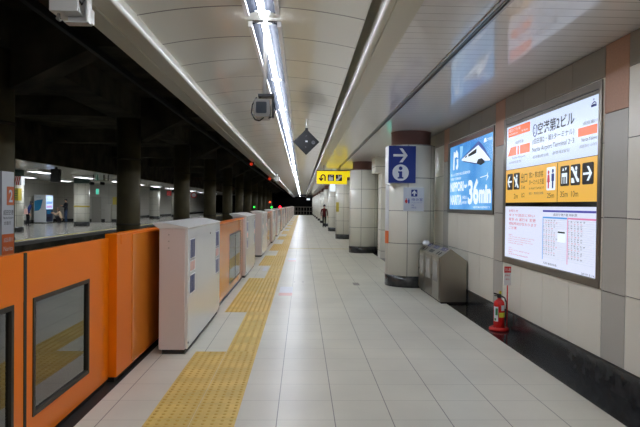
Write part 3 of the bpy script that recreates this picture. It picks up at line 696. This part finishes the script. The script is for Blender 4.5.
# ------------------------------------------------------------------ recycling bins
t = thing('recycling_bin', (2.5, 10.27, 0), 'stainless steel three-door recycling bin unit against the wall beside the column', 'bin')
prof = [(2.285, 0.03), (2.722, 0.03), (2.722, 0.71), (2.455, 0.905), (2.285, 0.775)]
MB().prism(prof, 'Y', 9.43, 11.13).build('body', m_steel, t, bevel=0.006)
MB().box(2.31, 9.46, 0, 2.70, 11.10, 0.03).build('plinth', m_rubber, t)
for i in range(3):
    a = 9.47 + 0.555*i
    d = MB().box(2.268, a, 0.06, 2.285, a + 0.53, 0.755).build('door', m_steel, t, bevel=0.004)
    MB().box(2.262, a + 0.10, 0.34, 2.268, a + 0.43, 0.68).build('window', mat('bin_window', (176, 174, 168), rough=0.08, spec=0.7), d)
    MB().cone((2.268, a + 0.48, 0.42), (2.255, a + 0.48, 0.42), 0.012).build('lock', m_rubber, d)
    f = Face((2.285, a + 0.53, 0.775), (0, -1, 0), Vector((-0.6075, 0, 0.7943)), t)
    L = math.hypot(0.17, 0.13)
    f.rect('blue_label', .08, .13, .45, .20, m_stkblue, 0.0)
    f.text(('ビン・カン', 'ペットボトル', '新聞・雑誌')[i], .07, .135, .46, .185, m_sgnwhite, 0.003)
    if i == 1: f.rect('slot', .12, .02, .42, .09, m_black, 0.0)
    else:
        f.poly('hole', circ(.18, .055, .045, 16), m_black, 0.0); f.poly('hole', circ(.35, .055, .045, 16), m_black, 0.0)
tb = thing('paper_bag', (2.37, 10.95, 0.83), 'crumpled white paper bag lying on top of the bin unit', 'bag')
mb = MB().ball((2.37, 10.95, 0.90), (0.07, 0.09, 0.05), n=12, k=7); random.seed(2)
mb.v = [(x + random.uniform(-.012, .012), y + random.uniform(-.012, .012), max(z, .862) + random.uniform(-.008, .008)) for x, y, z in mb.v]
mb.build('sheet', m_paper, tb)

# ------------------------------------------------------------------ fire extinguisher and its stand
ex, ey = 2.585, 7.46
t = thing('extinguisher_stand', (ex, ey, 0), 'red round extinguisher stand with pole and small notice plate', 'stand')
MB().lathe(ex, ey, [(0.125, 0), (0.13, 0.012), (0.125, 0.035), (0.10, 0.045), (0.085, 0.045), (0.083, 0.02)], 28).build('base', m_red, t)
MB().cone((ex + 0.105, ey, 0.03), (ex + 0.105, ey, 0.66), 0.008).build('pole', m_red, t)
pl = MB().box(ex + 0.055, ey - 0.012, 0.585, ex + 0.145, ey - 0.004, 0.83).build('notice_plate', m_sgnwhite, t)
f = Face((ex + 0.055, ey - 0.012, 0.585), (1, 0, 0), (0, -1, 0), pl)
f.rect('red_header', 0, .165, .09, .245, m_redflat, 0.0); f.text('消火器', .008, .185, .082, .225, m_sgnwhite, .004)
f.text('FIRE', .015, .12, .075, .14, m_redflat, 0.001); f.text('使用法', .02, .07, .07, .09, m_redflat, 0.001)
t = thing('fire_extinguisher', (ex, ey, 0.02), 'red fire extinguisher with black valve standing in its red floor stand', 'fire extinguisher')
z = 0.022
MB().lathe(ex, ey, [(0.062, z), (0.07, z + 0.012), (0.07, z + 0.31), (0.064, z + 0.345), (0.045, z + 0.37), (0.024, z + 0.382), (0.024, z + 0.40)], 28).build('cylinder', m_red, t)
for a0, m, z0, z1, w_ in ((-2.5, m_paper, 0.12, 0.31, 0.9), (-2.35, m_label_g, 0.20, 0.29, 0.45), (-1.2, m_label_y, 0.175, 0.235, 1.4), (-1.15, m_paper, 0.26, 0.33, 0.7), (-2.6, m_label_g, 0.13, 0.16, 0.4)):
    A = [a0 - w_/2 + w_*i/8 for i in range(9)]; r = 0.0712 if m is m_paper else 0.0722
    MB().prism([(ex + r*math.cos(a), ey + r*math.sin(a)) for a in A] + [(ex + .0695*math.cos(a), ey + .0695*math.sin(a)) for a in A[::-1]], 'Z', z0, z1).build('label', m, t)
MB().lathe(ex, ey, [(0.028, z + .40), (0.03, z + .43), (0.018, z + .45)], 16).build('valve', m_black, t)
MB().prism([(ex - .07, z + .445), (ex + .02, z + .43), (ex + .02, z + .44), (ex - .07, z + .465)], 'Y', ey - .012, ey + .012).prism([(ex - .065, z + .42), (ex + .02, z + .42), (ex + .02, z + .43), (ex - .065, z + .43)], 'Y', ey - .01, ey + .01).build('lever', m_black, t)
MB().box(ex + .0, ey - .018, z + .45, ex + .022, ey + .018, z + .485).build('safety_pin', m_label_y, t)
MB().tube([(ex + .03, ey, z + .42), (ex + .065, ey - .02, z + .40), (ex + .083, ey - .03, z + .34), (ex + .078, ey - .035, z + .2), (ex + .074, ey - .035, z + .1)], 0.009).build('hose', m_black, t)

# ------------------------------------------------------------------ hanging things over the platform
t = thing('surveillance_camera', (-0.355, 5.085, 3.28), 'grey surveillance camera hanging on white pole between the first ceiling lights', 'camera')
cx, cy = -0.33, 5.12
MB().cone((cx - .005, 5.085, 3.278), (cx - .005, 5.085, 2.56), 0.020).cone((cx - .005, 5.085, 3.278), (cx - .005, 5.085, 3.262), 0.05).build('pole', m_white, t)
MB().box(cx - .06, 5.02, 2.535, cx + .075, 5.14, 2.556).box(cx + .06, 5.05, 2.36, cx + .075, 5.12, 2.54).box(cx - .052, 5.07, 2.49, cx - .04, 5.1, 2.54).build('bracket', m_cable, t)
hb = MB().prism([(cx + a, b) for a, b in rrect(-.082, 2.348, .045, 2.488, .022)], 'Y', 4.93, 5.18).build('housing', m_camgrey, t)
MB().prism([(cx + a, b) for a, b in rrect(-.086, 2.343, .049, 2.494, .024)], 'Y', 4.915, 4.932).build('front_ring', m_camgrey, t)
MB().prism([(cx + a, b) for a, b in rrect(-.068, 2.372, .022, 2.468, .01)], 'Y', 4.908, 4.916).build('window', m_lens, t)
MB().tube([(cx - .07, 5.0, 2.52), (cx - .105, 4.98, 2.45), (cx - .11, 4.97, 2.38), (cx - .08, 4.97, 2.325), (cx - .04, 4.97, 2.315), (cx - .005, 4.98, 2.345)], .006).build('cable', m_cable, t)
MB().tube([(cx + .07, 5.08, 2.5), (cx + .09, 5.05, 2.42), (cx + .065, 5.03, 2.36), (cx + .03, 5.03, 2.347)], .005).build('cable', m_cable, t)
# bracket camera at the platform edge, top left
t = thing('edge_monitor_camera', (-1.62, 4.25, 3.09), 'white boxed camera on bracket under the platform edge ceiling trim', 'camera')
MB().box(-1.80, 4.16, 2.952, -1.60, 4.50, 3.06).build('housing', m_white, t, bevel=0.005)
MB().box(-1.81, 4.14, 3.0585, -1.66, 4.5, 3.07).build('lid', m_camgrey, t)
MB().box(-1.712, 4.28, 2.885, -1.545, 4.295, 3.10).box(-1.556, 4.2, 2.885, -1.545, 4.295, 3.10).box(-1.712, 4.2, 2.885, -1.545, 4.29, 2.892).build('bracket', m_white, t)
MB().cone((-1.755, 4.22, 2.95), (-1.755, 4.22, 2.915), .010).cone((-1.755, 4.20, 2.912), (-1.755, 4.24, 2.912), .014).build('clamp', m_alu, t)
MB().tube([(-1.60, 4.2, 3.04), (-1.575, 4.17, 3.0), (-1.555, 4.17, 3.03), (-1.56, 4.18, 3.09)], .006).build('cable', m_cable, t)
# diamond board
t = thing('diamond_board', (0.068, 11.1, 2.81), 'black diamond shaped board hanging from the vaulted ceiling', 'board')
MB().prism([(0.068, 2.555), (0.318, 2.808), (0.068, 3.058), (-0.182, 2.808)], 'Y', 11.09, 11.12).build('plate', m_navy, t)
MB().cone((0.072, 11.13, 3.02), (0.072, 11.13, 3.275), .012).cone((0.072, 11.13, 3.275), (0.072, 11.13, 3.25), .04).build('hanger', m_white, t)
MB().box(0.045, 11.085, 3.0, 0.10, 11.15, 3.075).build('clip', m_rubber, t)
f = Face((0.068, 11.09, 2.808), (1, 0, 0), (0, -1, 0), t)
f.rect('mark', -.018, -.004, .026, .024, m_sgnwhite, 0.0); f.poly('round_mark', circ(.135, -.01, .035, 16), m_inkgrey, 0.0); f.text('停', .11, -.032, .16, .014, m_navy, .004)
f.multi('mark', [[(-.015,.10),(0,.13),(.006,.125),(-.006,.10)], [(-.015,-.09),(.0,-.09),(-.004,-.11),(-.018,-.105)]], m_inkgrey, 0.0)
# yellow exit direction sign
t = thing('hanging_direction_sign', (1.1, 21.5, 2.39), 'yellow hanging direction sign with black turn arrow and pictograms', 'sign')
MB().box(0.54, 21.5, 2.395, 1.66, 21.66, 2.87).build('box', m_sgnyel, t, bevel=0.004)
MB().box(0.53, 21.49, 2.87, 1.67, 21.67, 2.90).build('top_rail', m_black, t)
for x in (0.8, 1.4): MB().cone((x, 21.58, 2.9), (x, 21.58, 3.09), .015).build('hanger', m_steeld, t)
f = Face((0.54, 21.5, 2.395), (1, 0, 0), (0, -1, 0), t)
ua = []
for i in range(12):
    a, b = PI*i/12, PI*(i+1)/12
    ua.append([(.23 + .10*math.cos(a), .26 + .10*math.sin(a)), (.23 + .10*math.cos(b), .26 + .10*math.sin(b)), (.23 + .05*math.cos(b), .26 + .05*math.sin(b)), (.23 + .05*math.cos(a), .26 + .05*math.sin(a))])
ua += [[(.28, .11), (.33, .11), (.33, .26), (.28, .26)], [(.13, .17), (.18, .17), (.18, .26), (.13, .26)], [(.06, .20), (.155, .09), (.25, .20), (.22, .235), (.155, .165), (.09, .235)]]
f.multi('turn_arrow', ua, m_ink, 0.0)
f.poly('pictogram', rrect(.40, .11, .64, .35, .02), m_ink, 0.0); f.multi('lift_symbol', [[(.44,.125),(.60,.125),(.60,.25),(.44,.25)], [(.45,.27),(.51,.27),(.48,.335)], [(.53,.335),(.59,.335),(.56,.27)]], m_sgnwhite, .004)
f.poly('pictogram', rrect(.70, .11, .94, .35, .02), m_ink, 0.0); f.multi('escalator_symbol', [[(.715,.125),(.79,.125),(.90,.25),(.93,.25),(.93,.315),(.87,.315),(.76,.195),(.715,.195)], circ(.80,.30,.025,10), [(.78,.27),(.82,.27),(.83,.22),(.80,.20)]], m_sgnwhite, .004)
f.text('方面 Exit', .97, .24, 1.10, .29, m_ink)
t = thing('yellow_sign', (1.6, 24.0, 2.75), 'second yellow hanging sign just behind the turn arrow sign', 'sign')
MB().box(1.0, 24.0, 2.78, 2.1, 24.14, 3.03).build('box', m_sgnyel, t); MB().box(1.0, 23.99, 3.03, 2.1, 24.15, 3.05).build('top_rail', m_black, t)
for x in (1.2, 1.9): MB().cone((x, 24.07, 3.05), (x, 24.07, 3.09), .015).build('hanger', m_steeld, t)
t = thing('lit_hanging_sign', (1.55, 30, 2.3), 'white glowing hanging sign below and behind the yellow signs', 'sign')
MB().box(1.43, 30, 2.33, 1.72, 30.12, 2.70).build('light_panel', m_lb_bright, t); MB().box(1.42, 29.99, 2.70, 1.73, 30.13, 2.73).build('top_rail', m_steeld, t)
for x in (1.5, 1.65): MB().cone((x, 30.06, 2.73), (x, 30.06, 3.09), .012).build('hanger', m_steeld, t)
# bulkhead between first and second column with exit sign
mb = MB().box(2.42, 17.6, 0.0, 2.75, 18.3, 2.62).box(2.22, 17.55, 2.62, 2.75, 18.5, 3.09)
struct(mb, 'wall_pilaster', m_col)
t = thing('exit_light', (2.4, 16.4, 2.2), 'small green exit light fixed to the wall between the first two columns', 'exit sign')
MB().box(2.30, 15.95, 2.17, 2.75, 16.05, 2.56).build('casing', m_white, t); MB().box(2.33, 15.94, 2.20, 2.70, 15.95, 2.53).build('lit_face', m_exit, t)
# cameras and boxes hanging further along the platform edge
def edge_cam(y, label):
    t = thing('platform_edge_camera', (-1.3, y, 3.09), label, 'camera', 'white cameras along the platform edge')
    MB().box(-1.46, y, 2.80, -1.16, y + 0.3, 3.02).build('housing', m_white, t, bevel=.005); MB().box(-1.36, y + .1, 3.02, -1.26, y + .2, 3.18).build('hanger', m_white, t)
    MB().cone((-1.55, y - .15, 2.84), (-1.40, y + .1, 2.86), .07).build('lens_barrel', m_black, t)
edge_cam(29.5, 'white camera box under the left ceiling edge, halfway along the platform')
edge_cam(62, 'white camera box under the left ceiling edge, near the platform end')
for i, (y, s_) in enumerate(((20.5, 'nearer'), (32.0, 'further'))):
    t = thing('departure_lamp', (-1.80, y, 3.0), 'round red lamp under the left ceiling edge, %s one of two' % s_, 'lamp', 'red lamps along the ceiling edge')
    MB().box(-1.90, y, 2.96, -1.70, y + .12, 3.095).build('casing', m_black, t); MB().cone((-1.80, y, 3.02), (-1.80, y - .03, 3.02), 0.055 + .02*i).build('lens', m_led_red, t)
t = thing('departure_board', (0, 78, 2.8), 'dark hanging display board at the far end of the platform', 'display board')
MB().box(-.55, 78, 2.78, .55, 78.2, 3.02).build('casing', m_black, t)
for x in (-.4, .4): MB().cone((x, 78.1, 3.02), (x, 78.1, 3.25), .02).build('hanger', m_steeld, t)
t = thing('small_light_sign', (.8, 70, 2.3), 'small white lit sign hanging near the far platform end', 'sign')
MB().box(.55, 70, 2.2, .95, 70.1, 2.4).build('light_panel', m_lb_bright, t); MB().cone((.75, 70.05, 2.4), (.75, 70.05, 3.09), .015).build('hanger', m_steeld, t)
# end fence
t = thing('platform_end_fence', (.3, 90, 0), 'grey railing fence closing the far end of the platform', 'fence')
mb = MB()
for i in range(9): mb.box(-1.55 + .45*i, 90, 0, -1.50 + .45*i, 90.05, 1.3)
mb.build('post', m_steeld, t); MB().box(-1.55, 90, 1.25, 2.4, 90.06, 1.32).box(-1.55, 90, .62, 2.4, 90.05, .67).build('top_rail', m_steeld, t)
# notice on second column
t = thing('yellow_notice', (1.62, 27.5, 1.5), 'small yellow notice on the third round column', 'notice')
MB().prism([(2.12 + r*math.cos(a), 27.94 + r*math.sin(a)) for r, rng in ((.50, range(8)), (.488, range(7, -1, -1))) for a in [math.radians(195 + 4*i) for i in rng]], 'Z', 1.3, 1.75).build('sheet', m_postyel, t)
# signals in the tunnel
for i, (x, y, z, m, lab) in enumerate(((-3.7, 45, 1.40, m_led_grn, 'green signal lamp by the track, leftmost of the tunnel lights'), (-2.5, 45.2, 1.80, m_led_org, 'orange red signal lamp highest of the tunnel lights'),
                                       (-2.36, 45, 1.40, m_led_grn, 'green signal lamp below the orange red tunnel lamp'), (-3.4, 90, 1.25, m_led_sig, 'bright red signal lamp by the track at the tunnel end'))):
    t = thing('track_signal', (x, y, -1.25), lab, 'signal', 'signals beside the track')
    MB().cone((x, y + .1, -1.25), (x, y + .1, z), .03).build('post', m_black, t); MB().box(x - .12, y, z - .15, x + .12, y + .16, z + .15).build('casing', m_black, t)
    MB().cone((x, y, z), (x, y - .03, z), .065 if i < 3 else .17).build('lens', m, t)

# ------------------------------------------------------------------ far platform furniture
def far_column(x, y, label):
    t = thing('far_column', (x, y, 0), label, 'column', 'white columns on the far platform', 'thing')
    MB().lathe(x, y, [(.52, 0), (.52, .28)], 32).build('base', m_base, t)
    MB().lathe(x, y, [(.515, .28), (.515, 2.9)], 32).build('shaft', m_col, t)
    MB().lathe(x, y, [(.52, 2.9), (.52, 3.28)], 32).build('green_band', m_fband, t)
    return t
fc = far_column(-15.36, 31.3, 'white far platform column with green band, behind the striped sign')
fb = dup(fc, (-15.13, 40.3, 0), 'white far platform column with green band and yellow belt, beside the standing man')
MB().lathe(-15.13, 40.3, [(.525, 1.28), (.53, 1.33), (.525, 1.38)], 32).build('yellow_belt', m_postyel, fb)
dup(fc, (-15.13, 60, 0), 'white far platform column with green band, seen between the dark pillars')
dup(fc, (-15.13, 70, 0), 'white far platform column with green band, furthest one seen between pillars')
t = thing('striped_sign', (-14.9, 30.5, 2.2), 'red and white striped sign on the far platform column', 'sign')
MB().box(-15.10, 30.62, 2.47, -14.61, 30.98, 2.93).build('board', m_sgnwhite, t)
f = Face((-15.10, 30.62, 2.47), (1, 0, 0), (0, -1, 0), t)
f.multi('stripe', [[(.10*i + .025*j, .115*j), (.10*i + .05 + .025*j, .115*j), (.10*i + .075 + .025*j, .115*(j+1)), (.10*i + .025 + .025*j, .115*(j+1))] for i in range(4) for j in range(4)], m_greyred, 0.0)
t = thing('yellow_poster', (-15.3, 30.7, 1.5), 'yellow poster on the far platform column below the striped sign', 'poster')
MB().box(-15.02, 30.60, 1.66, -14.76, 30.98, 2.30).build('sheet', m_postyel, t)
Face((-15.02, 30.60, 1.66), (1, 0, 0), (0, -1, 0), t).multi('print', [[(.03, .12 + .12*i), (.22, .12 + .12*i), (.22, .16 + .12*i), (.03, .16 + .12*i)] for i in range(4)], m_label_g, 0.0)
t = thing('vending_machine', (-19.7, 44.3, 0), 'white and blue vending machine with lit front on the far platform', 'vending machine')
MB().box(-19.98, 43.8, .08, -19.09, 45.05, 2.14).build('body', m_vmside, t, bevel=.01)
MB().box(-19.93, 43.85, 0, -19.14, 45.0, .08).build('plinth', m_base, t)
f = Face((-19.98, 43.8, .08), (1, 0, 0), (0, -1, 0), t)
f.poly('blue_leaf', [(.04, .85), (.35, .88), (.5, 1.05), (.6, 1.45), (.66, 1.72), (.3, 1.68), (.04, 1.6)], m_vmblue, 0.0); f.text('DRINK', .2, 1.86, .55, 1.92, m_vmblue, 0.001)
g = Face((-19.09, 43.8, .08), (0, 1, 0), (1, 0, 0), t)
g.rect('lit_window', .06, 1.0, 1.19, 1.99, m_vmlit, 0.0)
for r in range(3):
    g.multi('drink_row', [[(.12 + .12*i, 1.08 + .3*r), (.19 + .12*i, 1.08 + .3*r), (.19 + .12*i, 1.27 + .3*r), (.12 + .12*i, 1.27 + .3*r)] for i in range(8)], (m_lb_red, m_vmblue, m_lb_white)[r], .004)
g.rect('lower_panel', .06, .05, 1.19, .96, m_vmdark, 0.0); g.rect('delivery_flap', .2, .2, .8, .42, m_black, .004); g.rect('buttons', .2, .62, .9, .9, m_vmblue, .004)
t = thing('hanging_monitor', (-12, 28, 2.6), 'dark hanging monitor under the far platform ceiling', 'monitor')
MB().prism([(27.95, 2.56), (28.15, 2.54), (28.2, 3.16), (28.0, 3.18)], 'X', -11.98, -11.56).build('casing', m_black, t); MB().box(-11.8, 28.05, 3.15, -11.72, 28.13, 3.28).build('hanger', m_black, t)
for i, (x, lab) in enumerate(((-12.34, 'white hanging camera arm under the far platform ceiling, left of two'), (-11.72, 'white hanging camera arm under the far platform ceiling, right of two'))):
    t = thing('hanging_camera', (x, 35, 2.8), lab, 'camera', 'hanging cameras over the far platform')
    MB().box(x - .27, 35, 2.77, x + .28, 35.25, 2.92).build('arm', m_white, t); MB().cone((x + .1, 35.08, 2.92), (x + .1, 35.08, 3.28), .03).cone((x - .15, 35.08, 2.92), (x - .15, 35.08, 3.28), .03).build('hanger', m_black, t)
    MB().cone((x - .3, 34.9, 2.76), (x - .12, 35.05, 2.74), .09).build('lens_barrel', m_black, t)
t = thing('exit_sign', (-17.1, 48.4, 2.4), 'green lit exit sign on the far platform back wall', 'exit sign')
MB().box(-17.03, 48.38, 2.28, -16.79, 48.5, 2.76).build('casing', m_white, t); MB().box(-17.01, 48.37, 2.30, -16.81, 48.38, 2.74).build('lit_face', m_exit, t)
d = struct(MB().box(-17.4, 48.46, 0, -16.6, 48.51, 2.1), 'door_1', mat('door_grey', (150, 148, 138), rough=.4)); 
MB().cone((-16.7, 48.46, 1.0), (-16.7, 48.40, 1.0), .03).build('door_handle', m_alu, d)
tag(MB().box(-15.68, 48.47, 1.45, -15.30, 48.5, 2.08).build('wall_poster', m_postyel, loc=(-15.7, 48.48, 1.6)), 'yellow poster on the back wall beside the nearest whole dark pillar', 'poster')
t = thing('grey_cabinet', (-15.98, 48.2, 0), 'grey metal cabinet against the far platform back wall', 'cabinet')
MB().box(-16.2, 48.15, .04, -15.76, 48.47, 1.46).build('body', m_wgrey, t, bevel=.01); MB().box(-16.18, 48.14, .1, -15.99, 48.15, 1.4).build('door', m_wgrey, t); MB().box(-15.97, 48.14, .1, -15.78, 48.15, 1.4).build('door', m_wgrey, t); MB().box(-16.15, 48.2, 0, -15.8, 48.45, .04).build('plinth', m_base, t)
t = thing('red_sign', (-13.4, 58, 2.5), 'red hanging sign on the far platform seen between the dark pillars', 'sign')
MB().box(-13.45, 58, 2.38, -13.0, 58.08, 2.85).build('board', m_redflat, t); MB().cone((-13.2, 58.04, 2.85), (-13.2, 58.04, 3.28), .03).build('hanger', m_steeld, t)
t = thing('round_sign', (-11.9, 64, 2.6), 'round red rimmed sign hanging over the far platform edge', 'sign')
MB().cone((-11.9, 64.06, 2.55), (-11.9, 64.02, 2.55), .33, n=24).build('rim', m_redflat, t); MB().cone((-11.9, 64.02, 2.55), (-11.9, 64.0, 2.55), .23, n=24).build('face', m_sgnwhite, t); MB().cone((-11.9, 64.05, 2.85), (-11.9, 64.05, 3.28), .03).build('hanger', m_steeld, t)

# ------------------------------------------------------------------ people
def person(loc, rz, joints, edges, zones, hair, hairmat, label, mats):
    """joints: name -> (x, y, z, r); edges: (a, b, zone)"""
    t = thing('person', loc, label, 'person'); t.rotation_euler = (0, 0, rz)
    names = list(joints); idx = {n: i for i, n in enumerate(names)}
    me = bpy.data.meshes.new('body'); me.from_pydata([joints[n][:3] for n in names], [(idx[a], idx[b]) for a, b, _ in edges], [])
    ob = bpy.data.objects.new('tmp', me); C.objects.link(ob)
    ob.modifiers.new('skin', 'SKIN'); sv = me.skin_vertices[0].data
    for n in names: sv[idx[n]].radius = (joints[n][3], joints[n][3]*(.72 if n in ('chest', 'belly', 'pelvis') else 1)); sv[idx[n]].use_root = (n == 'pelvis')
    ss = ob.modifiers.new('smooth', 'SUBSURF'); ss.levels = 1; ss.render_levels = 1
    dg = bpy.context.evaluated_depsgraph_get(); dg.update()
    bme = bpy.data.meshes.new_from_object(ob.evaluated_get(dg)); bpy.data.objects.remove(ob)
    bme.materials.clear()
    for m in mats: bme.materials.append(m)
    seg = [(Vector(joints[a][:3]), Vector(joints[b][:3]), zn, joints[a][3], joints[b][3]) for a, b, zn in edges]
    for p in bme.polygons:
        c = p.center; best, bz = 1e9, 0
        for a, b, zn, ra, rb in seg:
            d = b - a; u = max(0, min(1, (c - a).dot(d)/max(1e-9, d.length_squared))); q = (c - a - d*u).length - (ra*(1-u) + rb*u)
            if q < best: best, bz = q, zn
        p.material_index = bz; p.use_smooth = True
    body = bpy.data.objects.new('body', bme); C.objects.link(body); body.parent = t
    h = joints['head']
    mb = MB().ball((h[0], h[1] + .012, h[2] + .03), (.092, .105, .115), n=16, k=10)
    if hair == 'long': mb.ball((h[0], h[1] + .07, h[2] - .16), (.10, .06, .24), n=14, k=8)
    zc = h[2] - .01
    mb.f2 = [(f, m, s) for f, m, s in zip(mb.f, mb.m, mb.sm) if sum(mb.v[i][2] for i in f)/len(f) > zc or sum(mb.v[i][1] for i in f)/len(f) > h[1] + .02]
    mb.f = [q[0] for q in mb.f2]; mb.m = [q[1] for q in mb.f2]; mb.sm = [q[2] for q in mb.f2]
    me = bpy.data.meshes.new('hair'); me.from_pydata(mb.v, [], mb.f); me.materials.append(hairmat)
    for p in me.polygons: p.use_smooth = True
    ho = bpy.data.objects.new('hair', me); C.objects.link(ho); ho.parent = t
    for s in (-1, 1):
        e = MB().ball((h[0] + s*.035, h[1] - .088, h[2] + .005), .011, n=8, k=6); me = bpy.data.meshes.new('eye'); me.from_pydata(e.v, [], e.f); me.materials.append(m_ink)
        eo = bpy.data.objects.new('eye', me); C.objects.link(eo); eo.parent = t
    return t
def hand(J, E, pre, wrist, d, zone):
    """palm and five fingers from the wrist along d"""
    w_ = Vector(wrist); d = Vector(d).normalized(); side = d.cross(Vector((1, 0, 0)))
    side = side.normalized() if side.length > .1 else Vector((0, 1, 0))
    J[pre + 'palm'] = (*(w_ + d*.07), .03); E.append((pre + 'wrist', pre + 'palm', zone))
    for i, (o, l) in enumerate(((-.03, .07), (-.01, .085), (.01, .08), (.03, .06))):
        k1 = w_ + d*.10 + side*o; k2 = k1 + d*l*.5; k3 = k1 + d*l + Vector((0, -.02, 0))
        for q, v in enumerate((k1, k2, k3)): J['%sf%d%d' % (pre, i, q)] = (*v, .009)
        E += [(pre + 'palm', '%sf%d0' % (pre, i), zone), ('%sf%d0' % (pre, i), '%sf%d1' % (pre, i), zone), ('%sf%d1' % (pre, i), '%sf%d2' % (pre, i), zone)]
    J[pre + 'th1'] = (*(w_ + d*.05 - side*.045), .011); J[pre + 'th2'] = (*(w_ + d*.09 - side*.06), .009)
    E += [(pre + 'palm', pre + 'th1', zone), (pre + 'th1', pre + 'th2', zone)]
def standing(h=1.65, arms='down', stride=0.0):
    k = h/1.7
    J = {'pelvis': (0, 0, .93, .15), 'belly': (0, 0, 1.08, .145), 'chest': (0, .0, 1.28, .165), 'neckb': (0, .01, 1.42, .075), 'neck': (0, 0, 1.49, .052), 'head': (0, -.015, 1.60, .092), 'top': (0, -.01, 1.665, .075), 'chin': (0, -.05, 1.545, .055), 'nose': (0, -.105, 1.595, .012)}
    E = [('pelvis', 'belly', 0), ('belly', 'chest', 0), ('chest', 'neckb', 0), ('neckb', 'neck', 2), ('neck', 'head', 2), ('head', 'top', 2), ('head', 'chin', 2), ('head', 'nose', 2)]
    for s, p in ((-1, 'l'), (1, 'r')):
        st = stride*s
        J.update({p + 'hip': (s*.09, 0, .88, .095), p + 'knee': (s*.095, -.02 + st*.5, .50, .062), p + 'ank': (s*.10, .02 + st, .09, .042), p + 'heel': (s*.10, .05 + st, .04, .038), p + 'toe': (s*.115, -.13 + st, .03, .034)})
        E += [('pelvis', p + 'hip', 1), (p + 'hip', p + 'knee', 1), (p + 'knee', p + 'ank', 1), (p + 'ank', p + 'heel', 3), (p + 'heel', p + 'toe', 3)]
        if arms == 'down': sh, el, wr = (s*.20, 0, 1.38), (s*.255, .02, 1.10), (s*.26, -.06, .86)
        else: sh, el, wr = (s*.20, 0, 1.38), (s*.24, -.03, 1.10), (s*.10, -.27, 1.20)
        J.update({p + 'sh': (*sh, .062), p + 'elb': (*el, .047), p + 'wrist': (*wr, .032)})
        E += [('chest', p + 'sh', 0), (p + 'sh', p + 'elb', 0), (p + 'elb', p + 'wrist', 0)]
        hand(J, E, p, wr, Vector(wr) - Vector(el), 2)
    J = {n: (v[0]*k, v[1]*k, v[2]*k, v[3]*k) for n, v in J.items()}
    return J, E
def cloth(n, c): return mat(n, c, rough=.85, spec=.2)
J, E = standing(1.62, 'down', .06)
person((1.62, 42, 0), .3, J, E, None, 'short', m_hair, 'person in dark red vest standing beside the far columns', [cloth('vest_red', (92, 28, 30)), cloth('trousers_black', (26, 25, 28)), m_skin, m_black])
J, E = standing(1.86, 'up')
person((-18.5, 46, 0), -.75, J, E, None, 'short', m_hair, 'person in dark jacket and jeans standing by the vending machine', [cloth('jacket_black', (30, 32, 38)), cloth('jeans', (62, 78, 104)), m_skin, m_black])
J, E = standing(1.7, 'down', .05)
# leaning walker
for n in list(J):
    x, y, z, r = J[n]
    if z > .95: J[n] = (x, y - (z - .95)*.35, z - (z - .95)*.10, r)
person((-17.95, 38.5, 0), 2.2, J, E, None, 'long', m_hair, 'person in navy jacket leaning forward beside the far platform column', [cloth('jacket_navy', (34, 50, 104)), cloth('trousers_dark', (30, 30, 36)), m_skin, m_black])
tag(MB().prism([(-18.1, .80), (-17.75, .80), (-17.8, 1.16), (-18.05, 1.16)], 'Y', 38.02, 38.14).tube([(-18.02, 38.08, 1.16), (-18.0, 38.08, 1.28), (-17.9, 38.08, 1.31), (-17.85, 38.08, 1.16)], .012).build('shoulder_bag', m_stkpink, loc=(-17.9, 38.08, .8)), 'pale pink bag hanging beside the person in navy jacket', 'bag')
# crouching person
J = {'pelvis': (0, .10, .30, .15), 'belly': (0, .03, .46, .14), 'chest': (0, -.08, .64, .155), 'neckb': (0, -.13, .77, .07), 'neck': (0, -.15, .83, .05), 'head': (0, -.18, .93, .09), 'top': (0, -.175, 1.0, .073), 'chin': (0, -.22, .88, .052), 'nose': (0, -.27, .925, .012)}
E = [('pelvis', 'belly', 0), ('belly', 'chest', 0), ('chest', 'neckb', 0), ('neckb', 'neck', 2), ('neck', 'head', 2), ('head', 'top', 2), ('head', 'chin', 2), ('head', 'nose', 2)]
for s, p in ((-1, 'l'), (1, 'r')):
    J.update({p + 'hip': (s*.10, .08, .27, .095), p + 'knee': (s*.14, -.30, .47, .062), p + 'ank': (s*.12, -.05, .09, .042), p + 'heel': (s*.12, -.02, .04, .036), p + 'toe': (s*.14, -.20, .03, .032),
              p + 'sh': (s*.18, -.08, .74, .058), p + 'elb': (s*.21, -.28, .56, .045), p + 'wrist': (s*.10, -.45, .66, .03)})
    E += [('pelvis', p + 'hip', 1), (p + 'hip', p + 'knee', 1), (p + 'knee', p + 'ank', 1), (p + 'ank', p + 'heel', 3), (p + 'heel', p + 'toe', 3), ('chest', p + 'sh', 0), (p + 'sh', p + 'elb', 0), (p + 'elb', p + 'wrist', 0)]
    hand(J, E, p, J[p + 'wrist'][:3], (0, -1, .3), 2)
J = {n: (v[0]*1.14, v[1]*1.1, v[2]*1.14, v[3]*1.12 if v[3] > .02 else v[3]) for n, v in J.items()}
person((-18.3, 44.5, 0), -1.57, J, E, None, 'long', m_hairb, 'person with long brown hair crouching in front of the vending machine', [cloth('cardigan_beige', (196, 172, 146)), cloth('skirt_dark', (40, 38, 42)), m_skin, m_black])
